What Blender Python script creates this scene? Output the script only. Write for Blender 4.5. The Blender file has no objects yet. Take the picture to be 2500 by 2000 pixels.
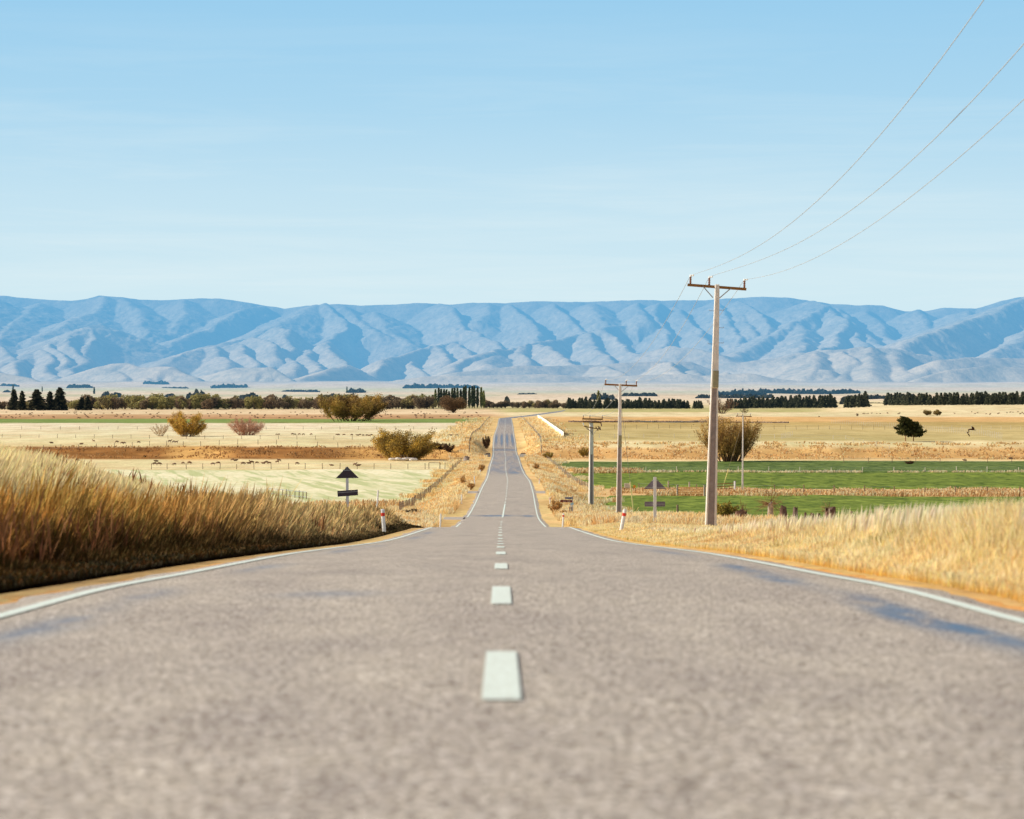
import bpy, math, random
import numpy as np
from mathutils import Vector, Matrix
rng = np.random.default_rng(7)
random.seed(7)
S = bpy.context.scene
C = S.collection
F = 7000.0            # focal length in pixels of a 2500 px wide picture
CAMZ = 0.70
HOR = 960.0

# ------------------------------------------------------------------ helpers
def srgb(r, g, b):
    def f(c):
        c /= 255.0
        return c/12.92 if c <= 0.04045 else ((c+0.055)/1.055)**2.4
    return np.array([f(r), f(g), f(b)])
KE = np.array([1.03, .96, .87])          # light falling on level ground, per channel
def tgt(r, g, b):
    return np.clip(srgb(r, g, b)/KE, 0.0, 0.92)

def hermite(xs, ys):
    xs = np.array(xs, float); ys = np.array(ys, float)
    h = np.diff(xs); dl = np.diff(ys)/h
    m = np.zeros_like(ys); m[0] = dl[0]; m[-1] = dl[-1]
    for i in range(1, len(xs)-1):
        if dl[i-1]*dl[i] <= 0: m[i] = 0
        else:
            w1 = 2*h[i]+h[i-1]; w2 = h[i]+2*h[i-1]
            m[i] = (w1+w2)/(w1/dl[i-1]+w2/dl[i])
    def ev(x):
        x = np.clip(np.asarray(x, float), xs[0], xs[-1])
        i = np.clip(np.searchsorted(xs, x)-1, 0, len(xs)-2)
        t = (x-xs[i])/h[i]
        return ((2*t**3-3*t**2+1)*ys[i] + (t**3-2*t**2+t)*h[i]*m[i]
                + (-2*t**3+3*t**2)*ys[i+1] + (t**3-t**2)*h[i]*m[i+1])
    return ev
def sstep(a, b, x):
    t = np.clip((np.asarray(x, float)-a)/(b-a), 0, 1)
    return t*t*(3-2*t)
def vnoise(x, y, seed=0):
    x = np.asarray(x, float); y = np.asarray(y, float)
    xi = np.floor(x).astype(np.int64); yi = np.floor(y).astype(np.int64)
    fx = x-xi; fy = y-yi
    fx = fx*fx*fx*(fx*(fx*6-15)+10); fy = fy*fy*fy*(fy*(fy*6-15)+10)
    def hsh(a, b):
        n = (a*374761393 + b*668265263 + seed*1442695041) & 0xffffffff
        n = ((n ^ (n >> 13))*1274126177) & 0xffffffff
        n = n ^ (n >> 16)
        return (n & 0xffff)/65535.0
    a = hsh(xi, yi); b = hsh(xi+1, yi); c = hsh(xi, yi+1); d = hsh(xi+1, yi+1)
    return (a*(1-fx)+b*fx)*(1-fy) + (c*(1-fx)+d*fx)*fy
def fbm(x, y, seed=0, oct=4):
    s = 0; a = 0.5; t = 0
    for o in range(oct):
        s = s + a*vnoise(x*2**o+o*17.3, y*2**o+o*9.1, seed+o); t += a; a *= 0.5
    return s/t

# ------------------------------------------------------------------ the lie of the land
road_zc = hermite(
    [0, 9.4, 16.5, 21, 27, 40, 50, 63, 76, 109, 128, 165, 203, 246, 261, 292, 326, 383, 440, 494, 560, 688, 750, 775, 819, 921, 1135, 1484, 1600, 1750, 1900, 2450, 3500, 5000, 7000, 9000, 12000, 14000, 26000],
    [.70, 1.01, 1.28, 1.42, 1.67, 2.22, 2.68, 3.29, 3.88, 5.2, 5.95, 8.0, 9.28, 10.55, 10.8, 11.1, 11.25, 11.9, 12.9, 13.7, 14.3, 15.3, 15.8, 15.2, 13.85, 13.3, 13.35, 13.1, 13.7, 13.8, 13.6, 14.0, 10.5, 5, -3, -14, -36, -50, -120])
off_zc = hermite(
    [0, 21, 50, 109, 128, 187, 232, 310, 417, 500, 640, 685, 735, 790, 900, 1135, 1484, 1600, 1900, 2450, 3500, 5000, 7000, 9000, 12000, 14000, 26000],
    [.85, 1.5, 2.75, 5.3, 6.1, 8.35, 10.2, 12.6, 14.0, 14.7, 15.4, 15.7, 13.5, 12.8, 12.9, 13.3, 13.1, 13.3, 13.6, 14.0, 10.5, 5, -3, -14, -36, -50, -120])
road_x = hermite([0, 16, 128, 230, 330, 383, 494, 560, 688, 819, 921, 1135, 1484, 1600, 1700, 1900, 2150, 2450, 3200],
                 [0, -.06, -.51, -.80, -.62, -.6, -1.0, -1.28, -1.57, -2.2, -2.5, -2.7, -3.4, -1.0, 6.0, 21, 35, 47, 80])
def zc(X, d):
    X = np.asarray(X, float); d = np.asarray(d, float)
    u = np.abs(X-road_x(d))
    t = sstep(np.where((d < 140) & (X < 0), 3.7, 4.6), 10.0, u)
    t = np.where((d < 110) & (X < 0), sstep(3.6, 5.0, u), t)
    w = np.exp(-((d-720)/130.0)**2)
    sh = (fbm(X/45.0+3.1, d*0+0.5, 5, 3)-0.5)*70*w + 14*w*(fbm(X/9.0, d/40.0, 8, 3)-0.5)
    o = off_zc(d+sh)
    px = 1250+X/np.maximum(d, 1)*F
    o = o - 4.3*sstep(1950, 2350, px)*sstep(1500, 2300, d)*(1-sstep(5000, 8000, d))
    o = o - .75*sstep(6.0, 9.5, -X)*sstep(22, 34, d)*(1-sstep(62, 100, d))
    # a knoll of the river bank on the right, a bank of rough grass on the left
    o = o + (.32*sstep(3.9, 4.9, -X)-.32*sstep(6.5, 9.0, -X)-.35*sstep(7.0, 11.0, -X))*(1-sstep(95, 140, d))
    o = o + sstep(150, 400, d)*(fbm(X/30.0, d/30.0, 11, 3)-0.5)*0.5
    far = sstep(3200, 5500, d)*(1-sstep(12500, 14500, d))
    o = o - far*((fbm(X/420.0+1.7, d/900.0+.3, 21, 4)-0.5)*(14+16*sstep(7500, 11500, d)))
    r = road_zc(d)
    tt = np.where(d > 2450, 1.0, t)
    return r*(1-tt)+o*tt
def wz(X, d):
    return CAMZ - zc(X, d)
_dscan = np.concatenate([np.arange(14, 130, 1.0), np.exp(np.arange(math.log(130), math.log(25000), 0.002))])
def hit(px, py, dmin=135):
    """where the ground of the valley is met by looking at picture position px, py"""
    ds = _dscan[_dscan >= dmin]
    X = (px-1250)/F*ds
    y = HOR + F*zc(X, ds)/ds
    k = np.where(y <= py)[0]
    i = k[0] if len(k) else len(ds)-1
    d = ds[i]
    return float((px-1250)/F*d), float(d)
def hitw(px, py, dmin=135):
    X, d = hit(px, py, dmin)
    return Vector((X, d, float(wz(X, d))))

# ------------------------------------------------------------------ mesh plumbing
def npmesh(name, V, quads=None, tris=None, col=None, smooth=False):
    me = bpy.data.meshes.new(name)
    V = np.asarray(V, np.float32)
    nq = 0 if quads is None else len(quads); nt = 0 if tris is None else len(tris)
    loops = []
    if nq: loops.append(np.asarray(quads, np.int32).ravel())
    if nt: loops.append(np.asarray(tris, np.int32).ravel())
    loops = np.concatenate(loops)
    me.vertices.add(len(V)); me.vertices.foreach_set('co', V.ravel())
    me.loops.add(len(loops)); me.loops.foreach_set('vertex_index', loops)
    st = np.concatenate([np.arange(nq)*4, nq*4+np.arange(nt)*3]).astype(np.int32)
    me.polygons.add(nq+nt); me.polygons.foreach_set('loop_start', st)
    if smooth: me.polygons.foreach_set('use_smooth', np.ones(nq+nt, bool))
    if col is not None:
        a = me.color_attributes.new('Col', 'FLOAT_COLOR', 'POINT')
        c = np.ones((len(V), 4), np.float32); c[:, :3] = col
        a.data.foreach_set('color', c.ravel())
    me.update(calc_edges=True)
    return me
class MB:
    """collects tubes, boxes and sheets and links them as one mesh"""
    def __init__(s): s.v = []; s.f = []; s.c = []; s.col = (1, 1, 1)
    def add(s, vs, fs):
        b = len(s.v); s.v += [tuple(v) for v in vs]; s.c += [tuple(s.col)]*len(vs)
        s.f += [tuple(b+i for i in f) for f in fs]
    def box(s, c, sz, rz=0.0, ry=0.0, taper=1.0):
        M = Matrix.Rotation(rz, 3, 'Z') @ Matrix.Rotation(ry, 3, 'Y')
        vs = []
        for z in (-.5, .5):
            k = taper if z > 0 else 1.0
            for x, y in ((-.5, -.5), (.5, -.5), (.5, .5), (-.5, .5)):
                vs.append(Vector(c) + M @ Vector((x*sz[0]*k, y*sz[1]*k, z*sz[2])))
        s.add(vs, [(3, 2, 1, 0), (4, 5, 6, 7), (0, 1, 5, 4), (1, 2, 6, 5), (2, 3, 7, 6), (3, 0, 4, 7)])
    def tube(s, pts, rad, n=6, cap=True):
        pts = [Vector(p) for p in pts]
        if not hasattr(rad, '__len__'): rad = [rad]*len(pts)
        vs = []; fs = []
        for i, p in enumerate(pts):
            t = (pts[min(i+1, len(pts)-1)]-pts[max(i-1, 0)])
            if t.length < 1e-9: t = Vector((0, 0, 1))
            t.normalize()
            a = t.cross(Vector((0, 0, 1)) if abs(t.z) < .9 else Vector((1, 0, 0))).normalized(); b = t.cross(a)
            for k in range(n):
                an = 2*math.pi*k/n
                vs.append(p+(a*math.cos(an)+b*math.sin(an))*rad[i])
        for i in range(len(pts)-1):
            for k in range(n):
                fs.append((i*n+k, i*n+(k+1) % n, (i+1)*n+(k+1) % n, (i+1)*n+k))
        if cap:
            fs.append(tuple(range(n-1, -1, -1))); fs.append(tuple((len(pts)-1)*n+k for k in range(n)))
        s.add(vs, fs)
    def plate(s, poly, y0, y1):
        """poly in x,z extruded from y0 to y1"""
        n = len(poly)
        vs = [(x, y0, z) for x, z in poly]+[(x, y1, z) for x, z in poly]
        fs = [tuple(range(n)), tuple(range(2*n-1, n-1, -1))]
        fs += [((i+1) % n, i, n+i, n+(i+1) % n) for i in range(n)]
        s.add(vs, fs)
    def mesh(s, name, smooth=False):
        me = bpy.data.meshes.new(name); me.from_pydata(s.v, [], s.f)
        a = me.color_attributes.new('Col', 'FLOAT_COLOR', 'POINT')
        c = np.ones((len(s.v), 4), np.float32); c[:, :3] = np.array(s.c)
        a.data.foreach_set('color', c.ravel())
        if smooth: me.polygons.foreach_set('use_smooth', np.ones(len(me.polygons), bool))
        me.update(); return me
    def build(s, name, mat, parent=None, smooth=False):
        return link(name, s.mesh(name, smooth), mat, parent)
def link(name, me, mat=None, parent=None, loc=None, rz=0.0, sc=None):
    o = bpy.data.objects.new(name, me); C.objects.link(o)
    if mat is not None and me is not None and len(me.materials) == 0: me.materials.append(mat)
    if parent is not None: o.parent = parent
    if loc is not None: o.location = loc
    if rz: o.rotation_euler = (0, 0, rz)
    if sc is not None: o.scale = sc if hasattr(sc, '__len__') else (sc, sc, sc)
    return o
def tag(o, label=None, cat=None, group=None, kind=None):
    if label: o['label'] = label
    if cat: o['category'] = cat
    if group: o['group'] = group
    if kind: o['kind'] = kind
    return o
def thing(name, label, cat, loc, rz=0.0, group=None, sc=None):
    o = link(name, None, None, None, loc, rz, sc)
    return tag(o, label, cat, group)
def dup(root, loc, rz=0.0, sc=None, label=None, group=None):
    r = root.copy(); C.objects.link(r); r.location = loc; r.rotation_euler = (0, 0, rz)
    if sc is not None: r.scale = sc if hasattr(sc, '__len__') else (sc, sc, sc)
    if label: r['label'] = label
    if group: r['group'] = group
    for ch in list(root.children):
        c = ch.copy(); C.objects.link(c); c.parent = r
        for g in list(ch.children):
            e = g.copy(); C.objects.link(e); e.parent = c
    return r

# ------------------------------------------------------------------ materials
def aerial_group():  # haze painted onto far surfaces as a blue glow growing with distance
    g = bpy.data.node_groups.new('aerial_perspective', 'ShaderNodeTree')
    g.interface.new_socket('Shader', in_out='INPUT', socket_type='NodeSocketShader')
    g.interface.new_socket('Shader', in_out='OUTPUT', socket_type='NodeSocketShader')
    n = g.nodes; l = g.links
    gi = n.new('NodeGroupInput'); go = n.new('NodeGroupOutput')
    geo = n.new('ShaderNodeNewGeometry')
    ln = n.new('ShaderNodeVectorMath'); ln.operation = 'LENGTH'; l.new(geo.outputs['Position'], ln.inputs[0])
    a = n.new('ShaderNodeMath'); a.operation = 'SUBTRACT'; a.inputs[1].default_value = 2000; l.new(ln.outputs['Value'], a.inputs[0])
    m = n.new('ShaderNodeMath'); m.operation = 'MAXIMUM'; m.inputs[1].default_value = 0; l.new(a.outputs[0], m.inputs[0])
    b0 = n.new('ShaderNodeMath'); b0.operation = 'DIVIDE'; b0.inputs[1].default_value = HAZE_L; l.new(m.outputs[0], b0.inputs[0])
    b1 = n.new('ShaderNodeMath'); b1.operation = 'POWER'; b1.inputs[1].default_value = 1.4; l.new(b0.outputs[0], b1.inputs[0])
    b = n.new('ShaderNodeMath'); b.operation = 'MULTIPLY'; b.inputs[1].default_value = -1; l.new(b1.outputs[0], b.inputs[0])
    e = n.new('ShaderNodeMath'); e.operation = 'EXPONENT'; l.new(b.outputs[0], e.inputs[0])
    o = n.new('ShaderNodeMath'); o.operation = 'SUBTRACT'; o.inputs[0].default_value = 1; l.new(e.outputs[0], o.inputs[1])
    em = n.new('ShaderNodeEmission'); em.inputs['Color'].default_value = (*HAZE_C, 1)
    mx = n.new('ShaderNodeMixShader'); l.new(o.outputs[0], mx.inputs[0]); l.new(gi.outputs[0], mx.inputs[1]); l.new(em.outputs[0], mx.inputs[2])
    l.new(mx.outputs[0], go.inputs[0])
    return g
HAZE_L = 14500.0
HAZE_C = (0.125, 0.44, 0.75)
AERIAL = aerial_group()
def new_mat(name):
    m = bpy.data.materials.new(name); m.use_nodes = True
    m.node_tree.nodes.clear(); return m, m.node_tree.nodes, m.node_tree.links
def noise(n, l, vec, scale, detail=4, rough=.6, dist=0):
    t = n.new('ShaderNodeTexNoise'); t.inputs['Scale'].default_value = scale
    t.inputs['Detail'].default_value = detail; t.inputs['Roughness'].default_value = rough
    t.inputs['Distortion'].default_value = dist
    if vec is not None: l.new(vec, t.inputs['Vector'])
    return t.outputs['Fac']
def ramp(n, l, fac, stops):
    r = n.new('ShaderNodeValToRGB'); l.new(fac, r.inputs[0])
    while len(r.color_ramp.elements) < len(stops): r.color_ramp.elements.new(.5)
    for e, (p, c) in zip(r.color_ramp.elements, stops):
        e.position = p; e.color = (*c, 1) if len(c) == 3 else c
    return r.outputs['Color']
def mix(n, l, mode, fac, a, b):
    m = n.new('ShaderNodeMix'); m.data_type = 'RGBA'; m.blend_type = mode
    for s, v in ((m.inputs[0], fac), (m.inputs[6], a), (m.inputs[7], b)):
        if isinstance(v, bpy.types.NodeSocket): l.new(v, s)
        elif hasattr(v, '__len__'): s.default_value = (*v[:3], 1)
        else: s.default_value = v
    return m.outputs[2]
def val(n, l, op, a, b=None):
    m = n.new('ShaderNodeMath'); m.operation = op
    for s, v in ((m.inputs[0], a), (m.inputs[1], b)):
        if v is None: continue
        if isinstance(v, bpy.types.NodeSocket): l.new(v, s)
        else: s.default_value = v
    return m.outputs[0]
def scaled(n, l, vec, s):
    m = n.new('ShaderNodeMapping'); m.inputs['Scale'].default_value = s; l.new(vec, m.inputs['Vector']); return m.outputs[0]
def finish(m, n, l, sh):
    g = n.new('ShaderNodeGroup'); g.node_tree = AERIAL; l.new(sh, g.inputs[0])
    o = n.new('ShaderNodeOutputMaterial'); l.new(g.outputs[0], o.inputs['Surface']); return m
def surf(n, l, col, rough=.85, spec=.25, trans=0.0, bump=None, bstr=.3, bdist=.01, metal=0):
    p = n.new('ShaderNodeBsdfPrincipled')
    if isinstance(col, bpy.types.NodeSocket): l.new(col, p.inputs['Base Color'])
    else: p.inputs['Base Color'].default_value = (*col[:3], 1)
    if isinstance(rough, bpy.types.NodeSocket): l.new(rough, p.inputs['Roughness'])
    else: p.inputs['Roughness'].default_value = rough
    p.inputs['Specular IOR Level'].default_value = spec; p.inputs['Metallic'].default_value = metal
    if bump is not None:
        b = n.new('ShaderNodeBump'); b.inputs['Strength'].default_value = bstr; b.inputs['Distance'].default_value = bdist
        l.new(bump, b.inputs['Height']); l.new(b.outputs[0], p.inputs['Normal'])
    if trans > 0:
        t = n.new('ShaderNodeBsdfTranslucent')
        if isinstance(col, bpy.types.NodeSocket): l.new(col, t.inputs['Color'])
        else: t.inputs['Color'].default_value = (*col[:3], 1)
        x = n.new('ShaderNodeMixShader'); x.inputs[0].default_value = trans
        l.new(p.outputs[0], x.inputs[1]); l.new(t.outputs[0], x.inputs[2]); return x.outputs[0]
    return p.outputs[0]
def attr_mat(name, tint=(1, 1, 1), ns=3.0, amt=.35, rough=.85, spec=.2, trans=0.0, sat=None):
    """vertex colours broken up by noise"""
    m, n, l = new_mat(name)
    a = n.new('ShaderNodeAttribute'); a.attribute_name = 'Col'
    tc = n.new('ShaderNodeTexCoord')
    f = noise(n, l, tc.outputs['Object'], ns)
    k = ramp(n, l, f, [(.25, (1-amt,)*3), (.75, (1+amt*.6,)*3)])
    c = mix(n, l, 'MULTIPLY', 1.0, a.outputs['Color'], tint)
    c = mix(n, l, 'MULTIPLY', 1.0, c, k)
    return finish(m, n, l, surf(n, l, c, rough, spec, trans, bump=f, bstr=.25, bdist=.02))
# ------------------------------------------------------------------ world, sun, camera
SUN_EL = 29.0; SUN_AZ = -86.0            # azimuth from the view direction, negative = to the left
w = bpy.data.worlds.new("World"); S.world = w; w.use_nodes = True
n = w.node_tree.nodes; l = w.node_tree.links; n.clear()
sky = n.new('ShaderNodeTexSky'); sky.sky_type = 'NISHITA'; sky.sun_disc = False
sky.sun_elevation = math.radians(SUN_EL); sky.sun_rotation = math.radians(SUN_AZ % 360)
sky.altitude = 400; sky.air_density = 1.0; sky.dust_density = .6; sky.ozone_density = 1.5
tc = n.new('ShaderNodeTexCoord')
sp = n.new('ShaderNodeSeparateXYZ'); l.new(tc.outputs['Generated'], sp.inputs[0])
skc = mix(n, l, 'MULTIPLY', 1.0, sky.outputs[0], (.26, .155, .10))
# pale air low over the horizon, thin high haze drifting in it
low = ramp(n, l, val(n, l, 'MULTIPLY', sp.outputs['Z'], 5.0),
           [(0.0, srgb(208, 233, 243)), (.18, srgb(209, 234, 243)), (.34, srgb(196, 227, 242)), (.50, srgb(172, 215, 240)), (.68, srgb(155, 206, 238)), (1.0, srgb(130, 190, 232))])
cl = noise(n, l, scaled(n, l, tc.outputs['Generated'], (2.2, 2.2, 34)), 3.0, 5, .62, .4)
clm = ramp(n, l, cl, [(.47, (0, 0, 0)), (.78, (1, 1, 1))])
band = ramp(n, l, val(n, l, 'MULTIPLY', sp.outputs['Z'], 5.0), [(.15, (.9, .9, .9)), (.40, (.5, .5, .5)), (.65, (.08, .08, .08)), (.8, (0, 0, 0))])
low = mix(n, l, 'MIX', mix(n, l, 'MULTIPLY', .8, mix(n, l, 'MULTIPLY', 1.0, clm, band), (.5, .5, .5)), low, srgb(228, 242, 245))
fade = ramp(n, l, sp.outputs['Z'], [(.15, (0, 0, 0)), (.32, (1, 1, 1))])
cc = mix(n, l, 'MIX', fade, low, skc)
bg = n.new('ShaderNodeBackground'); l.new(cc, bg.inputs[0]); bg.inputs[1].default_value = 1.0
ow = n.new('ShaderNodeOutputWorld'); l.new(bg.outputs[0], ow.inputs[0])

sl = bpy.data.lights.new('sun', 'SUN'); sl.energy = 5.0; sl.angle = math.radians(.53); sl.color = (1.0, .92, .76)
so = bpy.data.objects.new('sun', sl); C.objects.link(so)
az = math.radians(SUN_AZ); el = math.radians(SUN_EL)
sdir = Vector((math.sin(az)*math.cos(el), math.cos(az)*math.cos(el), math.sin(el)))
so.rotation_euler = sdir.to_track_quat('Z', 'Y').to_euler(); so.location = sdir*50+Vector((0, 40, 0))

cam = bpy.data.cameras.new('camera'); co = bpy.data.objects.new('camera', cam); C.objects.link(co)
co.location = (0, 0, CAMZ); co.rotation_euler = (math.radians(90), 0, 0)
cam.sensor_width = 36; cam.lens = 36*F/2500; cam.shift_y = (HOR-1000)/2500
cam.clip_start = .1; cam.clip_end = 60000
cam.dof.use_dof = True; cam.dof.focus_distance = 260; cam.dof.aperture_fstop = (cam.lens/1000)/0.025
S.camera = co
S.render.engine = 'CYCLES'
S.view_settings.view_transform = 'Standard'; S.view_settings.look = 'None'; S.view_settings.exposure = 0
S.cycles.max_bounces = 6; S.cycles.transparent_max_bounces = 6

# ------------------------------------------------------------------ ground sheet
def grid(dr, pxs, off=0.0, xfun=None):
    """rows at distances dr, columns at picture columns pxs (or xfun(row distance) -> X array)"""
    D = np.repeat(dr[:, None], len(pxs), 1)
    X = (np.asarray(pxs)[None, :]-1250)/F*D if xfun is None else xfun(D)
    Z = wz(X, D)+off
    V = np.stack([X, D, Z], -1).reshape(-1, 3)
    nr, nc = len(dr), len(pxs)
    i = np.arange(nr-1)[:, None]*nc+np.arange(nc-1)[None, :]
    q = np.stack([i, i+1, i+nc+1, i+nc], -1).reshape(-1, 4)
    return V, q, X, D
T = tgt
def ground_colour(X, D, V):
    D = np.maximum(D, 2.0); px = 1250+X/D*F; py = HOR+F*zc(X, D)/D
    nz = (fbm(X/14.0, D/30.0, 31, 3)-.5)
    p = py+nz*3.0
    def bands(lst):
        ys = np.array([a for a, _ in lst])[::-1]; cs = np.array([c for _, c in lst])[::-1]
        return np.stack([np.interp(p, ys, cs[:, k]) for k in range(3)], -1)
    Lb = bands([(1300, T(225, 180, 110)), (1236, T(240, 205, 145)), (1233, T(222, 222, 168)), (1149, T(215, 218, 160)), (1146, T(250, 226, 176)), (1123, T(252, 226, 176)),
                (1120, T(176, 124, 68)), (1093, T(158, 108, 58)), (1089, T(250, 224, 172)), (1060, T(252, 230, 188)), (1046, T(248, 230, 196)), (1034, T(246, 230, 200)),  # browns here paint in the shade on the left river bank
                (1032, T(150, 156, 88)), (1024, T(168, 160, 92)), (1022, T(198, 154, 112)), (1013, T(214, 176, 134)), (1010, T(244, 220, 182)), (1001, T(240, 214, 176)),
                (996, T(190, 180, 130)), (985, T(240, 220, 190)), (972, T(244, 222, 196)), (966, T(205, 205, 175)), (960, T(245, 225, 200)), (952, T(215, 218, 190)), (944, T(240, 225, 205)), (935, T(245, 225, 205))])
    Rb = bands([(1300, T(235, 190, 120)), (1262, T(238, 200, 140)), (1257, T(105, 128, 40)), (1214, T(110, 130, 50)), (1212, T(225, 185, 130)), (1197, T(235, 200, 145)), (1195, T(225, 190, 130)), (1158, T(235, 205, 150)),
                (1126, T(250, 222, 168)), (1116, T(222, 174, 110)), (1098, T(236, 192, 128)), (1090, T(250, 222, 170)), (1080, T(252, 228, 180)), (1074, T(208, 190, 132)),
                (1046, T(214, 192, 134)), (1040, T(204, 180, 118)), (1032, T(206, 178, 116)), (1029, T(232, 190, 128)), (1019, T(236, 192, 132)), (1016, T(252, 228, 184)), (1008, T(250, 226, 182)),
                (1005, T(196, 190, 128)), (997, T(205, 195, 140)), (985, T(248, 226, 190)), (972, T(244, 222, 196)), (965, T(235, 215, 185)), (957, T(215, 215, 190)), (950, T(245, 225, 205)), (944, T(230, 222, 200)), (935, T(245, 225, 205))])
    s = sstep(1180, 1260, px)[..., None]
    c = Lb*(1-s)+Rb*s
    # far right rise is a plain straw paddock
    fr = (sstep(1960, 2060, px)*sstep(1019, 1016, p)*sstep(975, 985, p))[..., None]
    c = c*(1-fr)+T(250, 226, 182)*fr
    # golden lit gaps painted between the shaded browns of the left river bank
    g = ((sstep(380, 440, px)*(1-sstep(520, 590, px))+sstep(790, 920, px))*sstep(1130, 1118, p)*sstep(1085, 1095, p)*(1-s[..., 0]))[..., None]
    c = c*(1-g*.8)+T(226, 178, 108)*g*.8
    bk = (sstep(1124, 1118, p)*sstep(1086, 1094, p)*(1-s[..., 0]))[..., None]
    c = c*(1-bk)+c*(.55+1.0*fbm(X/7.0, D/5.0, 79, 4))[..., None]*bk
    # road reserve
    u = np.abs(X-road_x(D)); wv = 9+sstep(700, 1100, D)*9
    v = (sstep(wv*1.25, wv*.8, u)*(1-sstep(1500, 1750, D)))[..., None]
    rv = T(248, 208, 146)*(.82+.3*fbm(X/3.0, D/9.0, 41, 3))[..., None]
    c = c*(1-v)+np.clip(rv, 0, .85)*v
    return np.clip(c*(0.90+0.2*fbm(X/5.0, D/16.0, 3, 3))[..., None], 0, .87)
dr = np.concatenate([np.arange(-40, 1.4, 3.0), np.arange(1.5, 60, 1.2), np.exp(np.arange(math.log(60), math.log(27000), .0042))])
pxs = np.concatenate([np.linspace(-2600, -350, 30), np.linspace(-320, 2820, 560), np.linspace(2900, 5100, 30)])
out_ = np.clip((np.abs(pxs-1250)-1650)/2200, 0, 1)*np.sign(pxs-1250)*140
V, q, X, D = grid(dr, pxs, 0.0, lambda D: (pxs[None, :]-1250)/F*np.maximum(D, 1.5)+out_[None, :])
# close to the camera the sheet must be wide: stretch the first rows sideways
V[:, 2] = V[:, 2] - (1-sstep(40, 60, D.ravel()))*.02
u = np.abs(V[:, 0]-road_x(V[:, 1]))
V[:, 2] -= (0.07*(1-sstep(4.4, 5.4, u))*sstep(2500, 1800, V[:, 1])).ravel()     # lies below the road seal
colg = ground_colour(X, D, V).reshape(-1, 3)
m, n, l = new_mat('dry_pasture')
a = n.new('ShaderNodeAttribute'); a.attribute_name = 'Col'
geo = n.new('ShaderNodeNewGeometry'); P_ = geo.outputs['Position']
f1 = noise(n, l, scaled(n, l, P_, (1.6, .9, 1)), 1.0, 6, .7)
f2 = noise(n, l, scaled(n, l, P_, (.10, .028, .1)), 1.0, 5, .65)
f3 = noise(n, l, scaled(n, l, P_, (.012, .002, .01)), 1.0, 5, .6)
c = mix(n, l, 'MULTIPLY', 1.0, a.outputs['Color'], ramp(n, l, f1, [(.3, (.72, .66, .58)), (.62, (1.08, 1.08, 1.08))]))
c = mix(n, l, 'MULTIPLY', 1.0, c, ramp(n, l, f2, [(.32, (.80, .76, .68)), (.6, (1.08, 1.08, 1.1))]))
c = mix(n, l, 'MULTIPLY', 1.0, c, ramp(n, l, f3, [(.35, (.90, .90, .84)), (.6, (1.05, 1.03, 1.0))]))
M_ground = finish(m, n, l, surf(n, l, c, .95, .05, bump=f1, bstr=.5, bdist=.12))
g = link('ground', npmesh('ground', V, q, col=colg, smooth=True), M_ground)
tag(g, 'straw coloured valley pasture running out to the mountains', 'ground', kind='structure')

# ------------------------------------------------------------------ field sheets
def field_mat(name, ca, cb, sc=(1.2, .35, 1), streak=None):
    m, n, l = new_mat(name)
    geo = n.new('ShaderNodeNewGeometry'); P_ = geo.outputs['Position']
    f = noise(n, l, scaled(n, l, P_, sc), 1.0, 6, .75)
    f2 = noise(n, l, scaled(n, l, P_, (.05, .03, .1)), 1.0, 4, .6)
    c = ramp(n, l, f, [(.36, ca), (.64, cb)])
    c = mix(n, l, 'MULTIPLY', 1.0, c, ramp(n, l, f2, [(.3, (.8, .84, .72)), (.65, (1.12, 1.08, 1.1))]))
    if streak:
        mp = n.new('ShaderNodeMapping'); mp.inputs['Rotation'].default_value = (0, 0, math.radians(streak[0])); l.new(P_, mp.inputs['Vector'])
        fs = noise(n, l, scaled(n, l, mp.outputs[0], streak[1]), 1.0, 4, .6)
        c = mix(n, l, 'MIX', ramp(n, l, fs, [(.40, (.9, .9, .9)), (.52, (0, 0, 0))]), c, streak[2])
    return finish(m, n, l, surf(n, l, c, .9, .1, bump=f, bstr=.6, bdist=.1))
M_green = field_mat('irrigated_grass', T(60, 84, 10), T(150, 164, 66), (.55, .16, 1))
M_green2 = field_mat('irrigated_grass_dark', T(56, 80, 22), T(126, 142, 72), (.5, .14, 1))  # darker green for the farthest field
M_pale = field_mat('cut_pale_grass', T(228, 218, 166), T(250, 240, 204), (.9, .25, 1), (-9, (.50, .022, 1), T(194, 198, 136)))
M_stripe = field_mat('far_green', T(112, 136, 60), T(150, 166, 92))
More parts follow.
